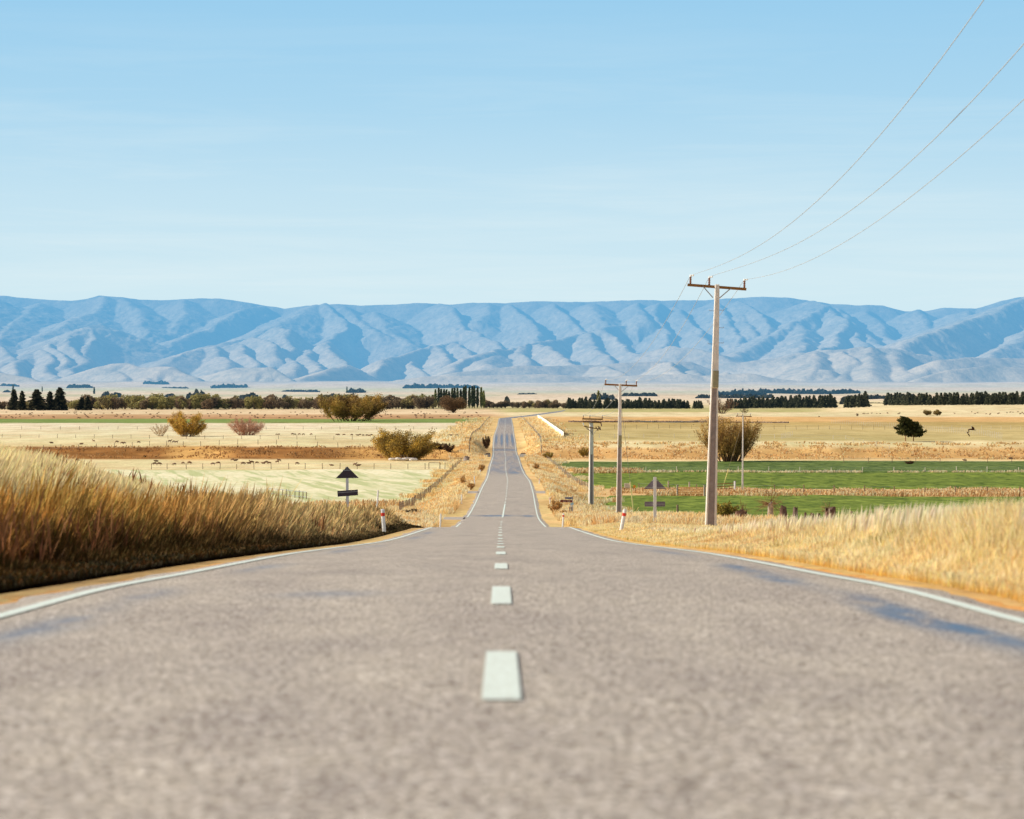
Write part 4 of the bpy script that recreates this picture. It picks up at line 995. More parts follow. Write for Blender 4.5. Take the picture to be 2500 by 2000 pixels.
belt2(-40, 230, 1000, 24, 15, rw); belt2(222, 520, 1000, 32, 14, rw); belt2(500, 1050, 999, 28, 14, rw); belt2(230, 1060, 998, 30, 22, rw)
belt2(1186, 1280, 997, 17, 13, [rw[3], rw[1]]); belt2(1280, 1355, 997, 18, 14, [rw[1], rw[0]]); belt2(1350, 1392, 998, 15, 12, [rw[3]])
pv = [poplar(80+i, 16, 1.9, 1700, .75, ca, cb) for i, (ca, cb) in enumerate([((.22, .24, .08), (.07, .09, .045)), ((.34, .36, .11), (.11, .13, .05)), ((.15, .17, .07), (.05, .065, .04))])]
GP = 'poplars in a row left of the far road'
for i, (px, top) in enumerate([(1031, 963), (1048, 967), (1056, 966), (1063, 953), (1071, 949), (1077, 952), (1084, 952), (1090, 953), (1096, 957), (1104, 950), (1110, 949), (1117, 949), (1125, 953), (1132, 947), (1137, 944), (1146, 947), (1153, 945), (1158, 945), (1166, 948), (1175, 948), (1181, 956)]):
    put('poplar', 'slender poplar in the row left of the far road', 'poplar tree', pv[1 if px < 1066 or px > 1172 else (0 if i % 2 else 2)], px, 997, 997-top, 16, 10, 4.4, group=GP, dmin=600)
put('poplar', 'yellow green poplar rising among the dark pines right of the far road', 'poplar tree', poplar(90, 16, 2.2, 900, .8, (.36, .34, .08), (.14, .14, .05)), 1461, 997, 42, 16, 13, 5.4, dmin=600)

# far plantations, hazy blue, each one a mass of trees
def mass(px0, px1, base, hpx, d, label, col=(.05, .06, .05), n=None):
    n_ = n or int((px1-px0)*hpx*1.1)+60
    d = hit((px0+px1)/2, base, 2600)[1]; x = rng.uniform(px0, px1, n_); yy = rng.uniform(0, 1, n_)
    top = hpx*(.35+1.0*fbm(x/6.0, x*0, int(px0), 3))*np.minimum(1, .35+np.minimum(x-px0, px1-x)/9.0)
    D = d+rng.uniform(-40, 60, n_); X = (x-1250)/F*D
    zb = (HOR-base)/F*D+CAMZ
    P = np.stack([X, D, zb+top*yy*D/F-1], -1)
    V, Q = cards(P, np.full(n_, 3.0*d/F+1.2), 1.2)
    cc = np.repeat(np.clip(np.array(col)[None, :]*rng.uniform(.5, 1.5, (n_, 1)), 0, 1), 6, 0)
    tag(link('distant_plantation', npmesh('distant_plantation', V, Q, col=cc), M_leaf), label, 'plantation', kind='stuff')
for a_ in [(164, 225, 947, 8, 9500, 'hazy plantation on the plain behind the dark conifers'), (350, 412, 938, 8, 12500, 'pair of blue woods at the foot of the left mountains'), (515, 605, 947, 9, 9500, 'long blue shelter belt below the left mountains'), (0, 46, 943, 6, 9500, 'hazy wood at the left edge of the plain'),
           (248, 296, 970, 13, 4600, 'dark wood behind the willow belt'), (8, 26, 958, 6, 6000, 'small round copse at the left edge'), (400, 428, 970, 11, 4600, 'small dark copse behind the willow belt'), (456, 502, 974, 20, 5200, 'pale hazy trees behind the willow belt'), (586, 633, 975, 16, 5600, 'pair of hazy poplar clumps behind the willow belt'),
           (690, 702, 972, 10, 5600, 'single hazy tree above the willow belt'), (778, 868, 973, 12, 5200, 'blue shelter belt behind the big spreading willow'), (686, 780, 957, 5, 8200, 'thin line of trees far across the left plain'), (846, 892, 959, 12, 9000, 'group of far poplars on the left plain'), (984, 1170, 948, 10, 10500, 'long straight blue plantation below the central mountains'),
           (1230, 1246, 992, 24, 3600, 'tall hazy tree left of the road end'), (1440, 1502, 976, 14, 6000, 'blue wood behind the yellow green poplar'), (1518, 1604, 967, 8, 7000, 'thin blue belt behind the second power pole'), (1750, 1870, 965, 13, 9500, 'blue plantation right of the tallest power pole'), (1850, 2100, 962, 12, 10500, 'long blue plantation winding below the right mountains'),
           (1700, 1890, 972, 9, 7000, 'dark tree line in front of the blue plantation'), (2060, 2240, 974, 11, 9000, 'blue plantation behind the gap in the pines'), (2052, 2090, 986, 18, 4200, 'pale hazy trees in the gap between the pines'), (395, 460, 948, 3, 9000, 'scattered specks of trees on the left plain'),
           (1265, 1310, 963, 3, 8000, 'tiny dark trees far beyond the road end')]:
    mass(*a_)
for px, top, base in [(32, 940, 962), (103, 944, 958), (230, 946, 970), (262, 962, 976), (273, 962, 976), (847, 944, 960)]:
    d_ = 5200; X_ = (px-1250)/F*d_
    plant('poplar', {32: 'lone far poplar near the left edge', 103: 'far poplar between two dark conifers', 230: 'tall lone poplar right of the dark conifer group', 262: 'left one of two pale poplars before a dark wood', 273: 'right one of two pale poplars before a dark wood', 847: 'lone far poplar left of the far poplar group'}[px], 'poplar tree', pv[0], (X_, d_, (HOR-base)/F*d_+CAMZ), ((base-top)*d_/F/16,)*3)
# hedge on the right terrace
def hedge(px0, px1, py0, py1, hpx, label, col):
    P = []; 
    for x in np.linspace(px0, px1, 60): P.append(hitw(x, py0+(py1-py0)*(x-px0)/(px1-px0)))
    P = np.array(P); n_ = int((px1-px0)*9); t = rng.uniform(0, 1, n_)*(len(P)-1.001); i = t.astype(int); f = (t-i)[:, None]
    Q0 = P[i]*(1-f)+P[i+1]*f; hh = hpx/F*Q0[:, 1]*(.5+fbm(Q0[:, 0]/4, Q0[:, 0]*0, 3, 3))
    Q0[:, 2] += rng.uniform(0, 1, n_)*hh; Q0[:, 1] += rng.normal(0, .8, n_)
    V, Q = cards(Q0, np.full(n_, .5), 1.2); cc = np.repeat(np.array(col)[None, :]*rng.uniform(.4, 1.5, (n_, 1)), 6, 0)
    tag(link('hedge', npmesh('hedge', V, Q, col=np.clip(cc, 0, 1)), M_leaf), label, 'hedge')
hedge(1388, 1725, 1031, 1032, 3.2, 'low clipped purple brown hedge across the right terrace', (.44, .32, .26))
hedge(1760, 1925, 1032, 1033, 2.2, 'low broken hedge right of the tallest power pole', (.50, .38, .30))
hedge(2040, 2160, 985, 985, 2, 'dark low hedge in the gap between the pines', (.06, .08, .04))
# ------------------------------------------------------------------ simple paints
def flat_mat(name, col, rough=.7, spec=.3, ns=6.0, amt=.2, metal=0, stretch=(1, 1, 1)):
    m, n, l = new_mat(name); tc = n.new('ShaderNodeTexCoord')
    f = noise(n, l, scaled(n, l, tc.outputs['Object'], stretch), ns, 5, .65)
    c = mix(n, l, 'MULTIPLY', 1.0, col, ramp(n, l, f, [(.3, (1-amt,)*3), (.7, (1+amt*.5,)*3)]))
    return finish(m, n, l, surf(n, l, c, rough, spec, bump=f, bstr=.15, bdist=.01, metal=metal))
M_conc = flat_mat('pole_concrete', (.78, .75, .71), .9, .15, 5, .22, stretch=(3, 3, .6))
M_concdark = flat_mat('pole_recess_shade', (.34, .29, .29), .9, .15, 8, .25)  # darker copy of the concrete, paints the shade inside the recess
M_olive = flat_mat('pole_band', (.34, .33, .22), .8, .2, 9, .2)
M_arm = flat_mat('crossarm_timber', (.30, .15, .05), .85, .15, 9, .35, stretch=(.4, 3, 3))
M_steel = flat_mat('galvanised', (.36, .36, .37), .5, .4, 9, .2, .5)
M_brown = flat_mat('brown_porcelain', (.22, .09, .05), .3, .5, 5, .1)
M_white = flat_mat('white_paint', (.80, .82, .83), .6, .3, 12, .10)
M_red = flat_mat('red_band', (.72, .05, .03), .5, .3, 6, .1)
M_wire = flat_mat('wire', (.40, .45, .50), .6, .3, 3, .05)
M_signdark = flat_mat('sign_dark', (.070, .052, .066), .55, .35, 14, .25)
M_signgrey = flat_mat('sign_grey', (.20, .17, .21), .5, .4, 14, .25, .2)
M_post = flat_mat('fence_timber', (.26, .19, .13), .95, .1, 9, .35)
M_postlight = flat_mat('pale_timber', (.72, .66, .54), .9, .1, 9, .2)
M_blue = flat_mat('sign_blue', (.035, .045, .16), .5, .3, 6, .1)
M_brnsign = flat_mat('sign_brown', (.16, .018, .012), .5, .3, 6, .1)
M_ltblue = flat_mat('sign_light_blue', (.35, .62, .80), .5, .3, 6, .1)
M_yellow = flat_mat('yellow_sleeve', (.85, .80, .42), .6, .3, 6, .1)
M_wood = flat_mat('grey_wood', (.42, .36, .30), .95, .1, 7, .35)
M_rail = flat_mat('gate_timber', (.40, .22, .09), .9, .1, 7, .3)
M_orange = flat_mat('orange_drum', (.80, .36, .04), .6, .3, 6, .1)

def part(nm, parent, mat, fn):
    mb = MB(); fn(mb); return mb.build(nm, mat, parent)
# ------------------------------------------------------------------ power poles
def pole_shaft(mb, H, wb, wt, split, db=.30, dt=.18, web=None):
    def at(z): t = z/H; return wb+(wt-wb)*t, db+(dt-db)*t
    # lower part: web between two flanges
    zs = [-.5, split*.5, split]
    for a_, b_ in zip(zs[:-1], zs[1:]):
        wa, da = at(max(a_, 0)); wb_, db_ = at(b_)
        for sg in (-1, 1):
            v = []
            for z, w0, d0 in ((a_, wa, da), (b_, wb_, db_)):
                xo, xi = sg*w0*.5, sg*w0*.29
                v += [(xo, -d0/2, z), (xi, -d0/2, z), (xi, d0/2, z), (xo, d0/2, z)]
            mb.add(v, [(0, 1, 5, 4), (1, 2, 6, 5), (2, 3, 7, 6), (3, 0, 4, 7)])
        v = []
        for z, w0, d0 in ((a_, wa, da), (b_, wb_, db_)):
            v += [(-w0*.292, -d0*.22, z), (w0*.292, -d0*.22, z), (w0*.292, d0*.14, z), (-w0*.292, d0*.14, z)]
        if web is not None: web.add(v, [(0, 1, 5, 4), (2, 3, 7, 6)])
    v = []
    for z in (split, H):
        w0, d0 = at(z); v += [(-w0/2, -d0/2, z), (w0/2, -d0/2, z), (w0/2, d0/2, z), (-w0/2, d0/2, z)]
    mb.add(v, [(0, 1, 5, 4), (1, 2, 6, 5), (2, 3, 7, 6), (3, 0, 4, 7), (4, 5, 6, 7), (3, 2, 1, 0)])
def insulator(parent, x, z, y=0, h=.30):
    t = link('insulator', None, None, parent)
    mb = MB(); pts = []; rr = []
    for i in range(9):
        pts.append((x, y, z+h*i/8)); rr.append(.055 if i % 2 else .028)
    mb.tube(pts, rr, 8); o = mb.build('insulator', M_brown, parent)
    bpy.data.objects.remove(t)
    mb = MB(); mb.tube([(x, y, z+h), (x, y, z+h+.06)], [.05, .035], 8); mb.tube([(x-.02, y+.05, z+h+.05), (x+.12, y-.10, z+h+.05)], .035, 6); mb.build('wire_clamp', M_white, o)
    return (x, y, z+h+.06)
def power_pole(label, d, xb, base_z, xt, top_z, wb, wt, split, arms, band=None, rz=0.0):
    """xb, xt: picture columns of foot and head"""
    X0 = (xb-1250)/F*d; X1 = (xt-1250)/F*d; H = top_z-base_z
    t = thing('power_pole', label, 'power pole', (X0, d, base_z))
    t.rotation_euler = (0, math.atan2(X1-X0, H), rz)
    web = MB(); po = part('pole', t, M_conc, lambda mb: pole_shaft(mb, H, wb, wt, split, web=web)); web.build('web', M_concdark, po)
    bv = po.modifiers.new('chamfer', 'BEVEL'); bv.width = .03; bv.segments = 1; bv.limit_method = 'ANGLE'
    if band:
        wz_ = wb+(wt-wb)*(band[0]+band[1])/2/H
        part('band', t, M_olive, lambda mb: mb.box((wz_*.12, -.02, (band[0]+band[1])/2), (wz_*.78, .34, band[1]-band[0])))
    return t
d = 122.0
bz = float(wz(8.5, d)); tz = CAMZ+(960-694)/F*d
P1 = power_pole('tallest concrete power pole close on the right with brown crossarm', d, 1735, bz, 1751, tz, .50, .19, CAMZ+(960-948)/F*d-bz, None, (CAMZ+(960-946)/F*d-bz, CAMZ+(960-905)/F*d-bz))
H1 = tz-bz
AR = []
def arm(P, H, d, xl, yl, xr, yr, yoff, ins, brace, thick=.115, pole_px=1751, ybase=None):
    """crossarm given by picture positions of its ends"""
    s_ = d/F
    zl = H+(ybase-yl)*s_; zr = H+(ybase-yr)*s_; x0 = (xl-pole_px)*s_; x1 = (xr-pole_px)*s_
    def f(mb):
        an = math.atan2(zr-zl, x1-x0); mb.box(((x0+x1)/2, yoff, (zl+zr)/2), (math.hypot(x1-x0, zr-zl), thick*.9, thick), 0, -an)
    part('crossarm', P, M_arm, f)
    tops = []
    for ix in ins:
        x = (ix-pole_px)*s_; z = zl+(zr-zl)*(x-x0)/(x1-x0)+thick/2
        tops.append(insulator(P, x, z, yoff))
    for bx0, by0, bx1, by1 in brace:
        part('brace', P, M_steel, lambda mb: mb.tube([((bx0-pole_px)*s_, yoff-.06, H+(ybase-by0)*s_), ((bx1-pole_px)*s_, yoff-.04, H+(ybase-by1)*s_)], .022, 5))
    return tops
T1 = arm(P1, H1, d, 1679, 697, 1823, 704, .14, [1686, 1732, 1818], [(1716, 699, 1742, 727), (1786, 702, 1757, 728)], ybase=694)
for zz, s_ in ((H1-(757-694)/F*d, 1), (H1-(759-694)/F*d, -1), (H1-(800-694)/F*d, 1), (H1-(840-694)/F*d, -1), (H1-(837-694)/F*d, 1)):
    w0 = .5+(.19-.5)*zz/H1
    part('step_bolt', P1, M_steel, lambda mb: mb.tube([(s_*w0*.4, 0, zz), (s_*(w0*.5+.2), 0, zz), (s_*(w0*.5+.2), 0, zz+.05)], .010, 5))
d2 = 232.0; bz2 = float(wz(8.7, d2)); tz2 = CAMZ+(960-937)/F*d2
P2 = power_pole('second concrete power pole with a single crossarm', d2, 1511, bz2, 1514, tz2, .50, .20, CAMZ+(960-1090)/F*d2-bz2, None, (CAMZ+(960-1092)/F*d2-bz2, CAMZ+(960-1063)/F*d2-bz2))
T2 = arm(P2, tz2-bz2, d2, 1476, 939, 1556, 942, .14, [1479, 1529, 1554], [(1500, 941, 1512, 954), (1535, 942, 1517, 957)], .14, 1514, 937)
d3 = 311.0; bz3 = float(wz(8.5, d3)); tz3 = CAMZ+(960-1032)/F*d3
P3 = power_pole('third concrete power pole crowded with two crossarms and switch gear', d3, 1443, bz3, 1444, tz3, .56, .40, (CAMZ+(960-1110)/F*d3-bz3), None, None, .45)
T3 = arm(P3, tz3-bz3, d3, 1421, 1023, 1477, 1024, .2, [1424, 1442, 1476], [], .15, 1444, 1032)
arm(P3, tz3-bz3, d3, 1416, 1030, 1468, 1032, -.25, [], [], .13, 1444, 1032)
arm(P3, tz3-bz3, d3, 1420, 1041, 1464, 1048, -.3, [], [], .10, 1444, 1032)
for px_, a_, b_ in ((1417, 1032, 1039), (1435, 1032, 1040), (1466, 1032, 1041), (1452, 1042, 1047), (1458, 1040, 1045), (1463, 1042, 1050), (1456, 1046, 1052)):
    x_ = (px_-1444)*d3/F; za = tz3-bz3+(1032-a_)*d3/F; zb_ = tz3-bz3+(1032-b_)*d3/F
    part('cutout_fuse', P3, M_brown if px_ > 1450 else M_white, lambda mb: mb.tube([(x_, -.35, za), (x_+.08, -.38, zb_)], .055, 6))
def gear(mb):
    H_ = tz3-bz3
    for i in range(9):
        a_ = rng.uniform(-1.1, 1.1); mb.tube([(a_, -.3, H_-.15-rng.uniform(0, .5)), (a_*.4, -.4, H_-.9), (rng.uniform(-.15, .15), -.3, H_-1.3)], .02, 4)
part('jumper_wires', P3, M_steel, gear)
g4 = hitw(1813, 1202); d4 = g4.y; tz4 = CAMZ+(960-1014)/F*d4
P4 = power_pole('slender pale power pole rising from the dry strip before the upright willow', d4, 1813, g4.z, 1814, tz4, .24, .15, .2, None)
T4 = arm(P4, tz4-g4.z, d4, 1797, 1016, 1835, 1017, .1, [1801, 1813, 1832], [], .12, 1814, 1014)
# conductors
def wire(pts, r, label, grp='power line wires'):
    mb = MB(); mb.tube(pts, r, 5, False); o = mb.build('power_wire', M_wire); tag(o, label, 'power line', grp); return o
def wp(P, tp): 
    bpy.context.view_layer.update(); return P.matrix_world @ Vector(tp)
bpy.context.view_layer.update()
A1 = [wp(P1, t) for t in T1]; A2 = [wp(P2, t) for t in T2]; A3 = [wp(P3, t) for t in T3]; A4 = [wp(P4, t) for t in T4]
nearpts = [[(88, 4.58), (74, 4.74), (63.6, 5.04), (49.8, 5.94), (46.5, 6.36), (36, 7.6), (22, 9.6)],
           [(98, 4.52), (81.6, 4.43), (65.7, 4.68), (55, 5.16), (49.6, 5.53), (47, 5.75), (36, 6.9), (22, 8.9)],
           [(114.5, 4.66), (89, 4.44), (72.7, 4.85), (61.5, 5.3), (55.4, 5.66), (44, 6.6), (22, 8.9)]]
nm3 = ['left', 'middle', 'right']
for i in range(3):
    X_ = A1[i].x; ds_ = np.array([p[0] for p in nearpts[i]][::-1]+[A1[i].y]); zs_ = np.array([CAMZ+p[1] for p in nearpts[i]][::-1]+[A1[i].z])
    co_ = np.polyfit(ds_, zs_, 3, w=np.array([.6]+[1]*(len(ds_)-2)+[6]))
    dd = np.linspace(22, A1[i].y, 60)
    wire([(X_, q_, float(np.polyval(co_, q_))) for q_ in dd], .0085, '%s wire sweeping up over the road from the tallest power pole' % nm3[i])
    for a_, b_, sag, lb, r_ in ((A1[i], A2[i], 1.3, '%s wire hanging between the tallest and the second power pole', .010), (A2[i], A3[i], .8, '%s wire hanging between the second and third power pole', .012), (A3[i], A4[i], 1.0, '%s wire hanging from the third to the slender power pole', .014)):
        ps = [a_.lerp(b_, t)-Vector((0, 0, 4*sag*t*(1-t))) for t in np.linspace(0, 1, 24)]
        wire(ps, r_, lb % nm3[i])
def guy(p0, p1, label):
    t = thing('guy_wire', label, 'guy wire', p1)
    v = Vector(p0)-Vector(p1)
    part('cable', t, M_steel, lambda mb: mb.tube([v*.3, v], .015, 5)); part('sleeve', t, M_yellow, lambda mb: mb.tube([(0, 0, -.1), v*.3], .05, 6))
bpy.context.view_layer.update()
guy(P2.matrix_world @ Vector((0, 0, tz2-bz2-.9)), Vector(((1549-1250)/F*240, 240, wz((1549-1250)/F*240, 240))), 'pale guy wire slanting down right of the second power pole')
gq = hitw(1764, 1192)
guy(P4.matrix_world @ Vector((0, 0, (tz4-g4.z)*.93)), gq, 'pale guy wire slanting down left of the slender power pole')

# ------------------------------------------------------------------ road signs
def tri_sign(label, px, ytop, triL, triR, triY, plL, plR, plY0, plY1, ybase, back, d, tilt=0.0, lean=0.0):
    s_ = d/F; X = (px-1250)*s_; z0 = CAMZ+(960-ybase)*s_-.6
    t = thing('warning_sign', label, 'road sign', (X, d, z0)); t.rotation_euler = (0, lean, 0)
    Zf = lambda y: (ybase-y)*s_+.6; Xf = lambda x: (x-px)*s_
    ptop = Zf(ytop)+(.02 if back else -.02)
    part('post', t, M_white, lambda mb: mb.box((0, 0, ptop/2), (.14 if back else .11, .09, ptop)))
    y0, y1 = (.048, .056) if back else (-.056, -.048)
    mat = M_signgrey if back else M_signdark  # front face gets a dark tone, its shade painted in
    tr = [(Xf(triL), Zf(triY)), (Xf(triR), Zf(triY)), (Xf((triL+triR)/2), Zf(ytop))]
    o = part('triangle_panel', t, mat, lambda mb: mb.plate(tr, y0, y1))
    yy = -.062 if not back else .042
    if back:
        for yv in (.12, .72): 
            zc_ = Zf(triY)+(Zf(ytop)-Zf(triY))*yv; hw = (Xf(triR)-Xf(triL))*.5*(1-yv)*.98
            part('stiffener', o, M_steel, lambda mb: mb.box((0, .038, zc_), (hw*2, .02, .04)))
    else:
        zc_ = Zf(ytop)-(Zf(ytop)-Zf(triY))*.32
        part('rivet_strip', o, M_steel, lambda mb: mb.box((0, -.06, zc_), (.34, .006, .035)))
        part('rivet', o, M_steel, lambda mb: mb.box((0, -.06, Zf(ytop)-.10), (.03, .006, .05)))
    pc = (Zf(plY0)+Zf(plY1))/2; ph = Zf(plY0)-Zf(plY1); pw = Xf(plR)-Xf(plL)
    def pl(mb): mb.box(((Xf(plL)+Xf(plR))/2, (y0+y1)/2, pc), (pw, .008, ph), 0, tilt)
    o2 = part('supplementary_plate', t, mat, pl)
    part('stiffener', o2, M_steel, lambda mb: mb.box(((Xf(plL)+Xf(plR))/2, y0-.006 if not back else .04, pc+ph*(.18 if not back else 0)), (pw*.95, .01, .03), 0, tilt))
    return t
tri_sign('dark triangular warning sign over a tilted plate on the left in tall grass', 849, 1139, 821, 878, 1167.5, 825, 875, 1197, 1211, 1245, False, 118.0, -.06, -.012)
tri_sign('triangular warning sign seen from behind on the right with its white post in front', 1599, 1166, 1572, 1627, 1194, 1574, 1624, 1225, 1237, 1266, True, 130.0)
# street finger signs
gs = Vector(((1397-1250)/F*246, 246.0, 0)); gs.z = float(wz(gs.x, gs.y)); sc_ = 246/F
t = thing('finger_sign', 'wooden post with a dark blue road name sign above a brown finger sign', 'road sign', gs)
yb = 960-(gs.z-CAMZ)*F/246
Zs = lambda y: (yb-y)*sc_
Xs = lambda x: (x-1397)*sc_
part('post', t, M_steel, lambda mb: mb.tube([(0.03, 0, -.2), (.03, 0, Zs(1211))], .035, 8))
part('stake', t, M_wood, lambda mb: (mb.box((Xs(1391), .05, Zs(1245)), (.11, .1, (1254-1238)*sc_)), mb.box((Xs(1395.5), .12, Zs(1245)), (.12, .1, (1254-1239)*sc_))))
def text_mesh(body, size, name, mat, parent, loc):
    cu = bpy.data.curves.new(name, 'FONT'); cu.body = body; cu.size = size; cu.align_x = 'CENTER'; cu.align_y = 'CENTER'; cu.extrude = .001
    ob = bpy.data.objects.new('tmp', cu); C.objects.link(ob); bpy.context.view_layer.update()
    me = bpy.data.meshes.new_from_object(ob.evaluated_get(bpy.context.evaluated_depsgraph_get())); bpy.data.objects.remove(ob); me.name = name
    o = link(name, me, mat, parent); o.location = loc; o.rotation_euler = (math.radians(90), 0, 0); return o
ob_ = part('name_plate', t, M_blue, lambda mb: mb.plate([(Xs(1379.3), Zs(1218.7)), (Xs(1398), Zs(1219)), (Xs(1398), Zs(1213.7)), (Xs(1379.3), Zs(1213.7))], -.05, -.04))
text_mesh('ROFFS RD', .135, 'lettering', M_white, ob_, (Xs(1388.8), -.053, Zs(1216.3)))
of_ = part('finger', t, M_brnsign, lambda mb: mb.plate([(Xs(1371), Zs(1220.3)), (Xs(1365.8), Zs(1223)), (Xs(1369), Zs(1225.8)), (Xs(1397), Zs(1226.8)), (Xs(1397), Zs(1221.2))], -.05, -.04))
text_mesh('RAIL TRAIL', .13, 'lettering', M_postlight, of_, (Xs(1384), -.053, Zs(1223.8)))
part('small_panel', t, M_ltblue, lambda mb: mb.plate([(Xs(1392), Zs(1233)), (Xs(1400), Zs(1233)), (Xs(1401), Zs(1228)), (Xs(1393), Zs(1228))], -.05, -.04))
part('notice', t, M_white, lambda mb: mb.plate([(Xs(1393), Zs(1237.5)), (Xs(1397.6), Zs(1237.5)), (Xs(1397.6), Zs(1233.4)), (Xs(1393), Zs(1233.4))], -.05, -.04))
# marker posts
def marker(label, px0, yb_, px1, yt, d, band=True, r=.052):
    s_ = d/F; X = (px0-1250)*s_; z = CAMZ+(960-yb_)*s_
    gz = float(wz(X, d)); t = thing('marker_post', label, 'marker post', (X, d, z))
    v = Vector(((px1-px0)*s_, 0, (yb_-yt)*s_))
    lo = min(0, gz-z)-.1
    def f(mb):
        mb.tube([v*(lo/v.z), v*.5, v*.985, v], [r, r, r, r*.6], 10)
    part('post', t, M_white, f)
    if band: part('reflector_band', t, M_red, lambda mb: mb.tube([v*.70, v*.84], r*1.08, 10))
marker('white marker post with red band leaning right beside the second power pole', 1516, 1298, 1526, 1244, 99.0, r=.065)
marker('upright white marker post with red band on the left in front of the dark grass', 938, 1300, 934, 1243, 97.5, r=.065)
marker('small white marker post with red band on the crest right of the road', 1374, 1283, 1376, 1253, 178.0)
marker('small plain white marker post on the crest left of the road', 1075, 1283, 1076, 1254, 178.0, False)
marker('plain white post rising behind the grass right of the dark triangular sign', 921, 1234, 923, 1197, 160.0, False)
for lb, px, yb_, yt in [('white marker post nearest on the left of the valley road', 1127, 1229, 1208), ('leaning white marker post third along the left of the valley road', 1159, 1181, 1163), ('small white marker post fourth along the left of the valley road', 1172.5, 1158, 1147),
                       ('white marker post with red top nearest on the right of the valley road', 1343, 1230, 1215), ('small marker post with red top second on the right of the valley road', 1317, 1180, 1169), ('tiny white marker post in front of the dark leafless shrub', 1186, 1089, 1079)]:
    X_, d_ = hit(px, yb_); marker(lb, px, yb_, px-(1 if px == 1159 else 0), yt, d_, 'red' in lb, r=.0011*d_/7*1.2)
# bridge end markers
for px, lb in ((1190, 'low grey culvert headwall with sight board left of the road'), (1276, 'low white culvert headwall with dark top right of the road')):
    p = hitw(px, 1115); t = thing('culvert_headwall', lb, 'culvert', p)
    part('wall', t, M_white if px > 1200 else M_steel, lambda mb: mb.box((0, 0, .25), (1.5, .35, .7)))
    part('rail', t, M_signdark, lambda mb: mb.box((.1, 0, .72), (1.1, .12, .22)))

# ------------------------------------------------------------------ fences
def fence(name, label, posts, h, mat, r=.06, wires=3, dmin=135, wr=.012, cat='fence', leanj=.03, batten=None):
    """posts: (px, base y)"""
    P = [hitw(a, b, dmin) for a, b in posts]; o0 = P[0]
    t = thing(name, label, cat, o0)
    mb = MB(); mb.tube([(0, 0, -.3), (0, 0, h)], [r, r*.92], 6); pm = mb.mesh('post')
    pm.materials.append(mat)
    for p in P:
        o = link('post', pm, None, t, p-o0); o.rotation_euler = (random.gauss(0, leanj), random.gauss(0, leanj), 0); o.scale = (1, 1, random.uniform(.9, 1.08))
    if wires:
        mb = MB()
        for k in range(wires):
            z = h*(.3+.62*k/max(wires-1, 1)); mb.tube([p-o0+Vector((0, 0, z)) for p in P], wr, 3, False)
        w_ = mb.build('wire', M_wire, t)
    return t
lin = lambda a, b, n_: [(a[0]+(b[0]-a[0])*i/(n_-1), a[1]+(b[1]-a[1])*i/(n_-1)) for i in range(n_)]
def bend(pts, n_):
    pts = np.array(pts, float); L = np.concatenate([[0], np.cumsum(np.hypot(*np.diff(pts, axis=0).T))]); s_ = np.linspace(0, L[-1], n_)
    return list(zip(np.interp(s_, L, pts[:, 0]), np.interp(s_, L, pts[:, 1])))
fence('roadside_fence', 'dark batten fence climbing along the pale field left of the road', bend([(975, 1256), (1002, 1243), (1040, 1216), (1080, 1180), (1112, 1146), (1127, 1130)], 64), 1.15, M_post, .06, 4)
fence('roadside_fence', 'dark wire fence along the left verge beyond the river bank', bend([(1146, 1108), (1147, 1082), (1152, 1066), (1172, 1050), (1186, 1032), (1196, 1021)], 46), 1.15, M_post, .10, 3, wr=.04)
fence('roadside_fence', 'dark batten fence along the green fields right of the road', bend([(1335, 1124), (1362, 1146), (1390, 1172), (1412, 1186), (1440, 1200)], 40), 1.1, M_post, .06, 4)
fence('roadside_fence', 'dark wire fence bending down the right verge left of the white fence', bend([(1272, 1020), (1290, 1038), (1311, 1062), (1320, 1075), (1322, 1112)], 46), 1.15, M_post, .09, 3, wr=.03)
fence('paddock_fence', 'faint wire fence across the left straw paddock below the golden willow', [(x, 1069+x*.006) for x in range(-40, 900, 45)], 1.1, M_post, .07, 2)
fence('paddock_fence', 'wire fence of tall dark posts on top of the left river bank', [(106, 1099), (149, 1098), (191, 1097), (235, 1095), (280, 1094), (323, 1092), (365, 1089), (407, 1089), (447, 1090), (490, 1090), (535, 1087), (580, 1086), (630, 1086), (675, 1086), (725, 1090), (775, 1091), (825, 1093), (879, 1095)], 1.25, M_post, .08, 2)
fence('paddock_fence', 'wire fence along the far edge of the pale left field', [(x, 1146) for x in (370, 408, 455, 495, 537, 578, 620, 662, 705, 745, 787, 830, 872, 913, 954, 996, 1038, 1086, 1105)], 1.15, M_post, .07, 2)
fence('paddock_fence', 'faint far wire fence in the upper part of the left straw paddock', [(x, 1049) for x in list(range(53, 400, 47))+list(range(650, 1170, 45))], 1.2, M_post, .08, 2)
fence('paddock_fence', 'pale post and wire fence running through the green fields', [(x, 1153) for x in (1500, 1577, 1652, 1727, 1802, 1877, 1953, 2029, 2106, 2182, 2259, 2335, 2410, 2487, 2563)], 1.0, M_postlight, .07, 3, wr=.008)
fence('paddock_fence', 'white post fence along the top of the right river bank', [(1394, 1070), (1430, 1070), (1463, 1070), (1500, 1070), (1535, 1070), (1572, 1070), (1609, 1070), (1646, 1070), (1682, 1070), (1857, 1070), (1891, 1071), (2034, 1073), (2065, 1073), (2083, 1080), (2108, 1085), (2139, 1091), (2171, 1099)], 1.2, M_postlight, .08, 2, leanj=.01)
fence('paddock_fence', 'dark post and netting fence across the olive paddock on the right', [(x, 1047) for x in range(1500, 1716, 27)]+[(x, 1049) for x in range(1890, 2200, 27)], 1.5, M_post, .06, 3)
fence('paddock_fence', 'pale fence crossing the olive paddock right of the two pines', [(x, 1050) for x in range(2300, 2520, 24)], 1.6, M_postlight, .07, 3)
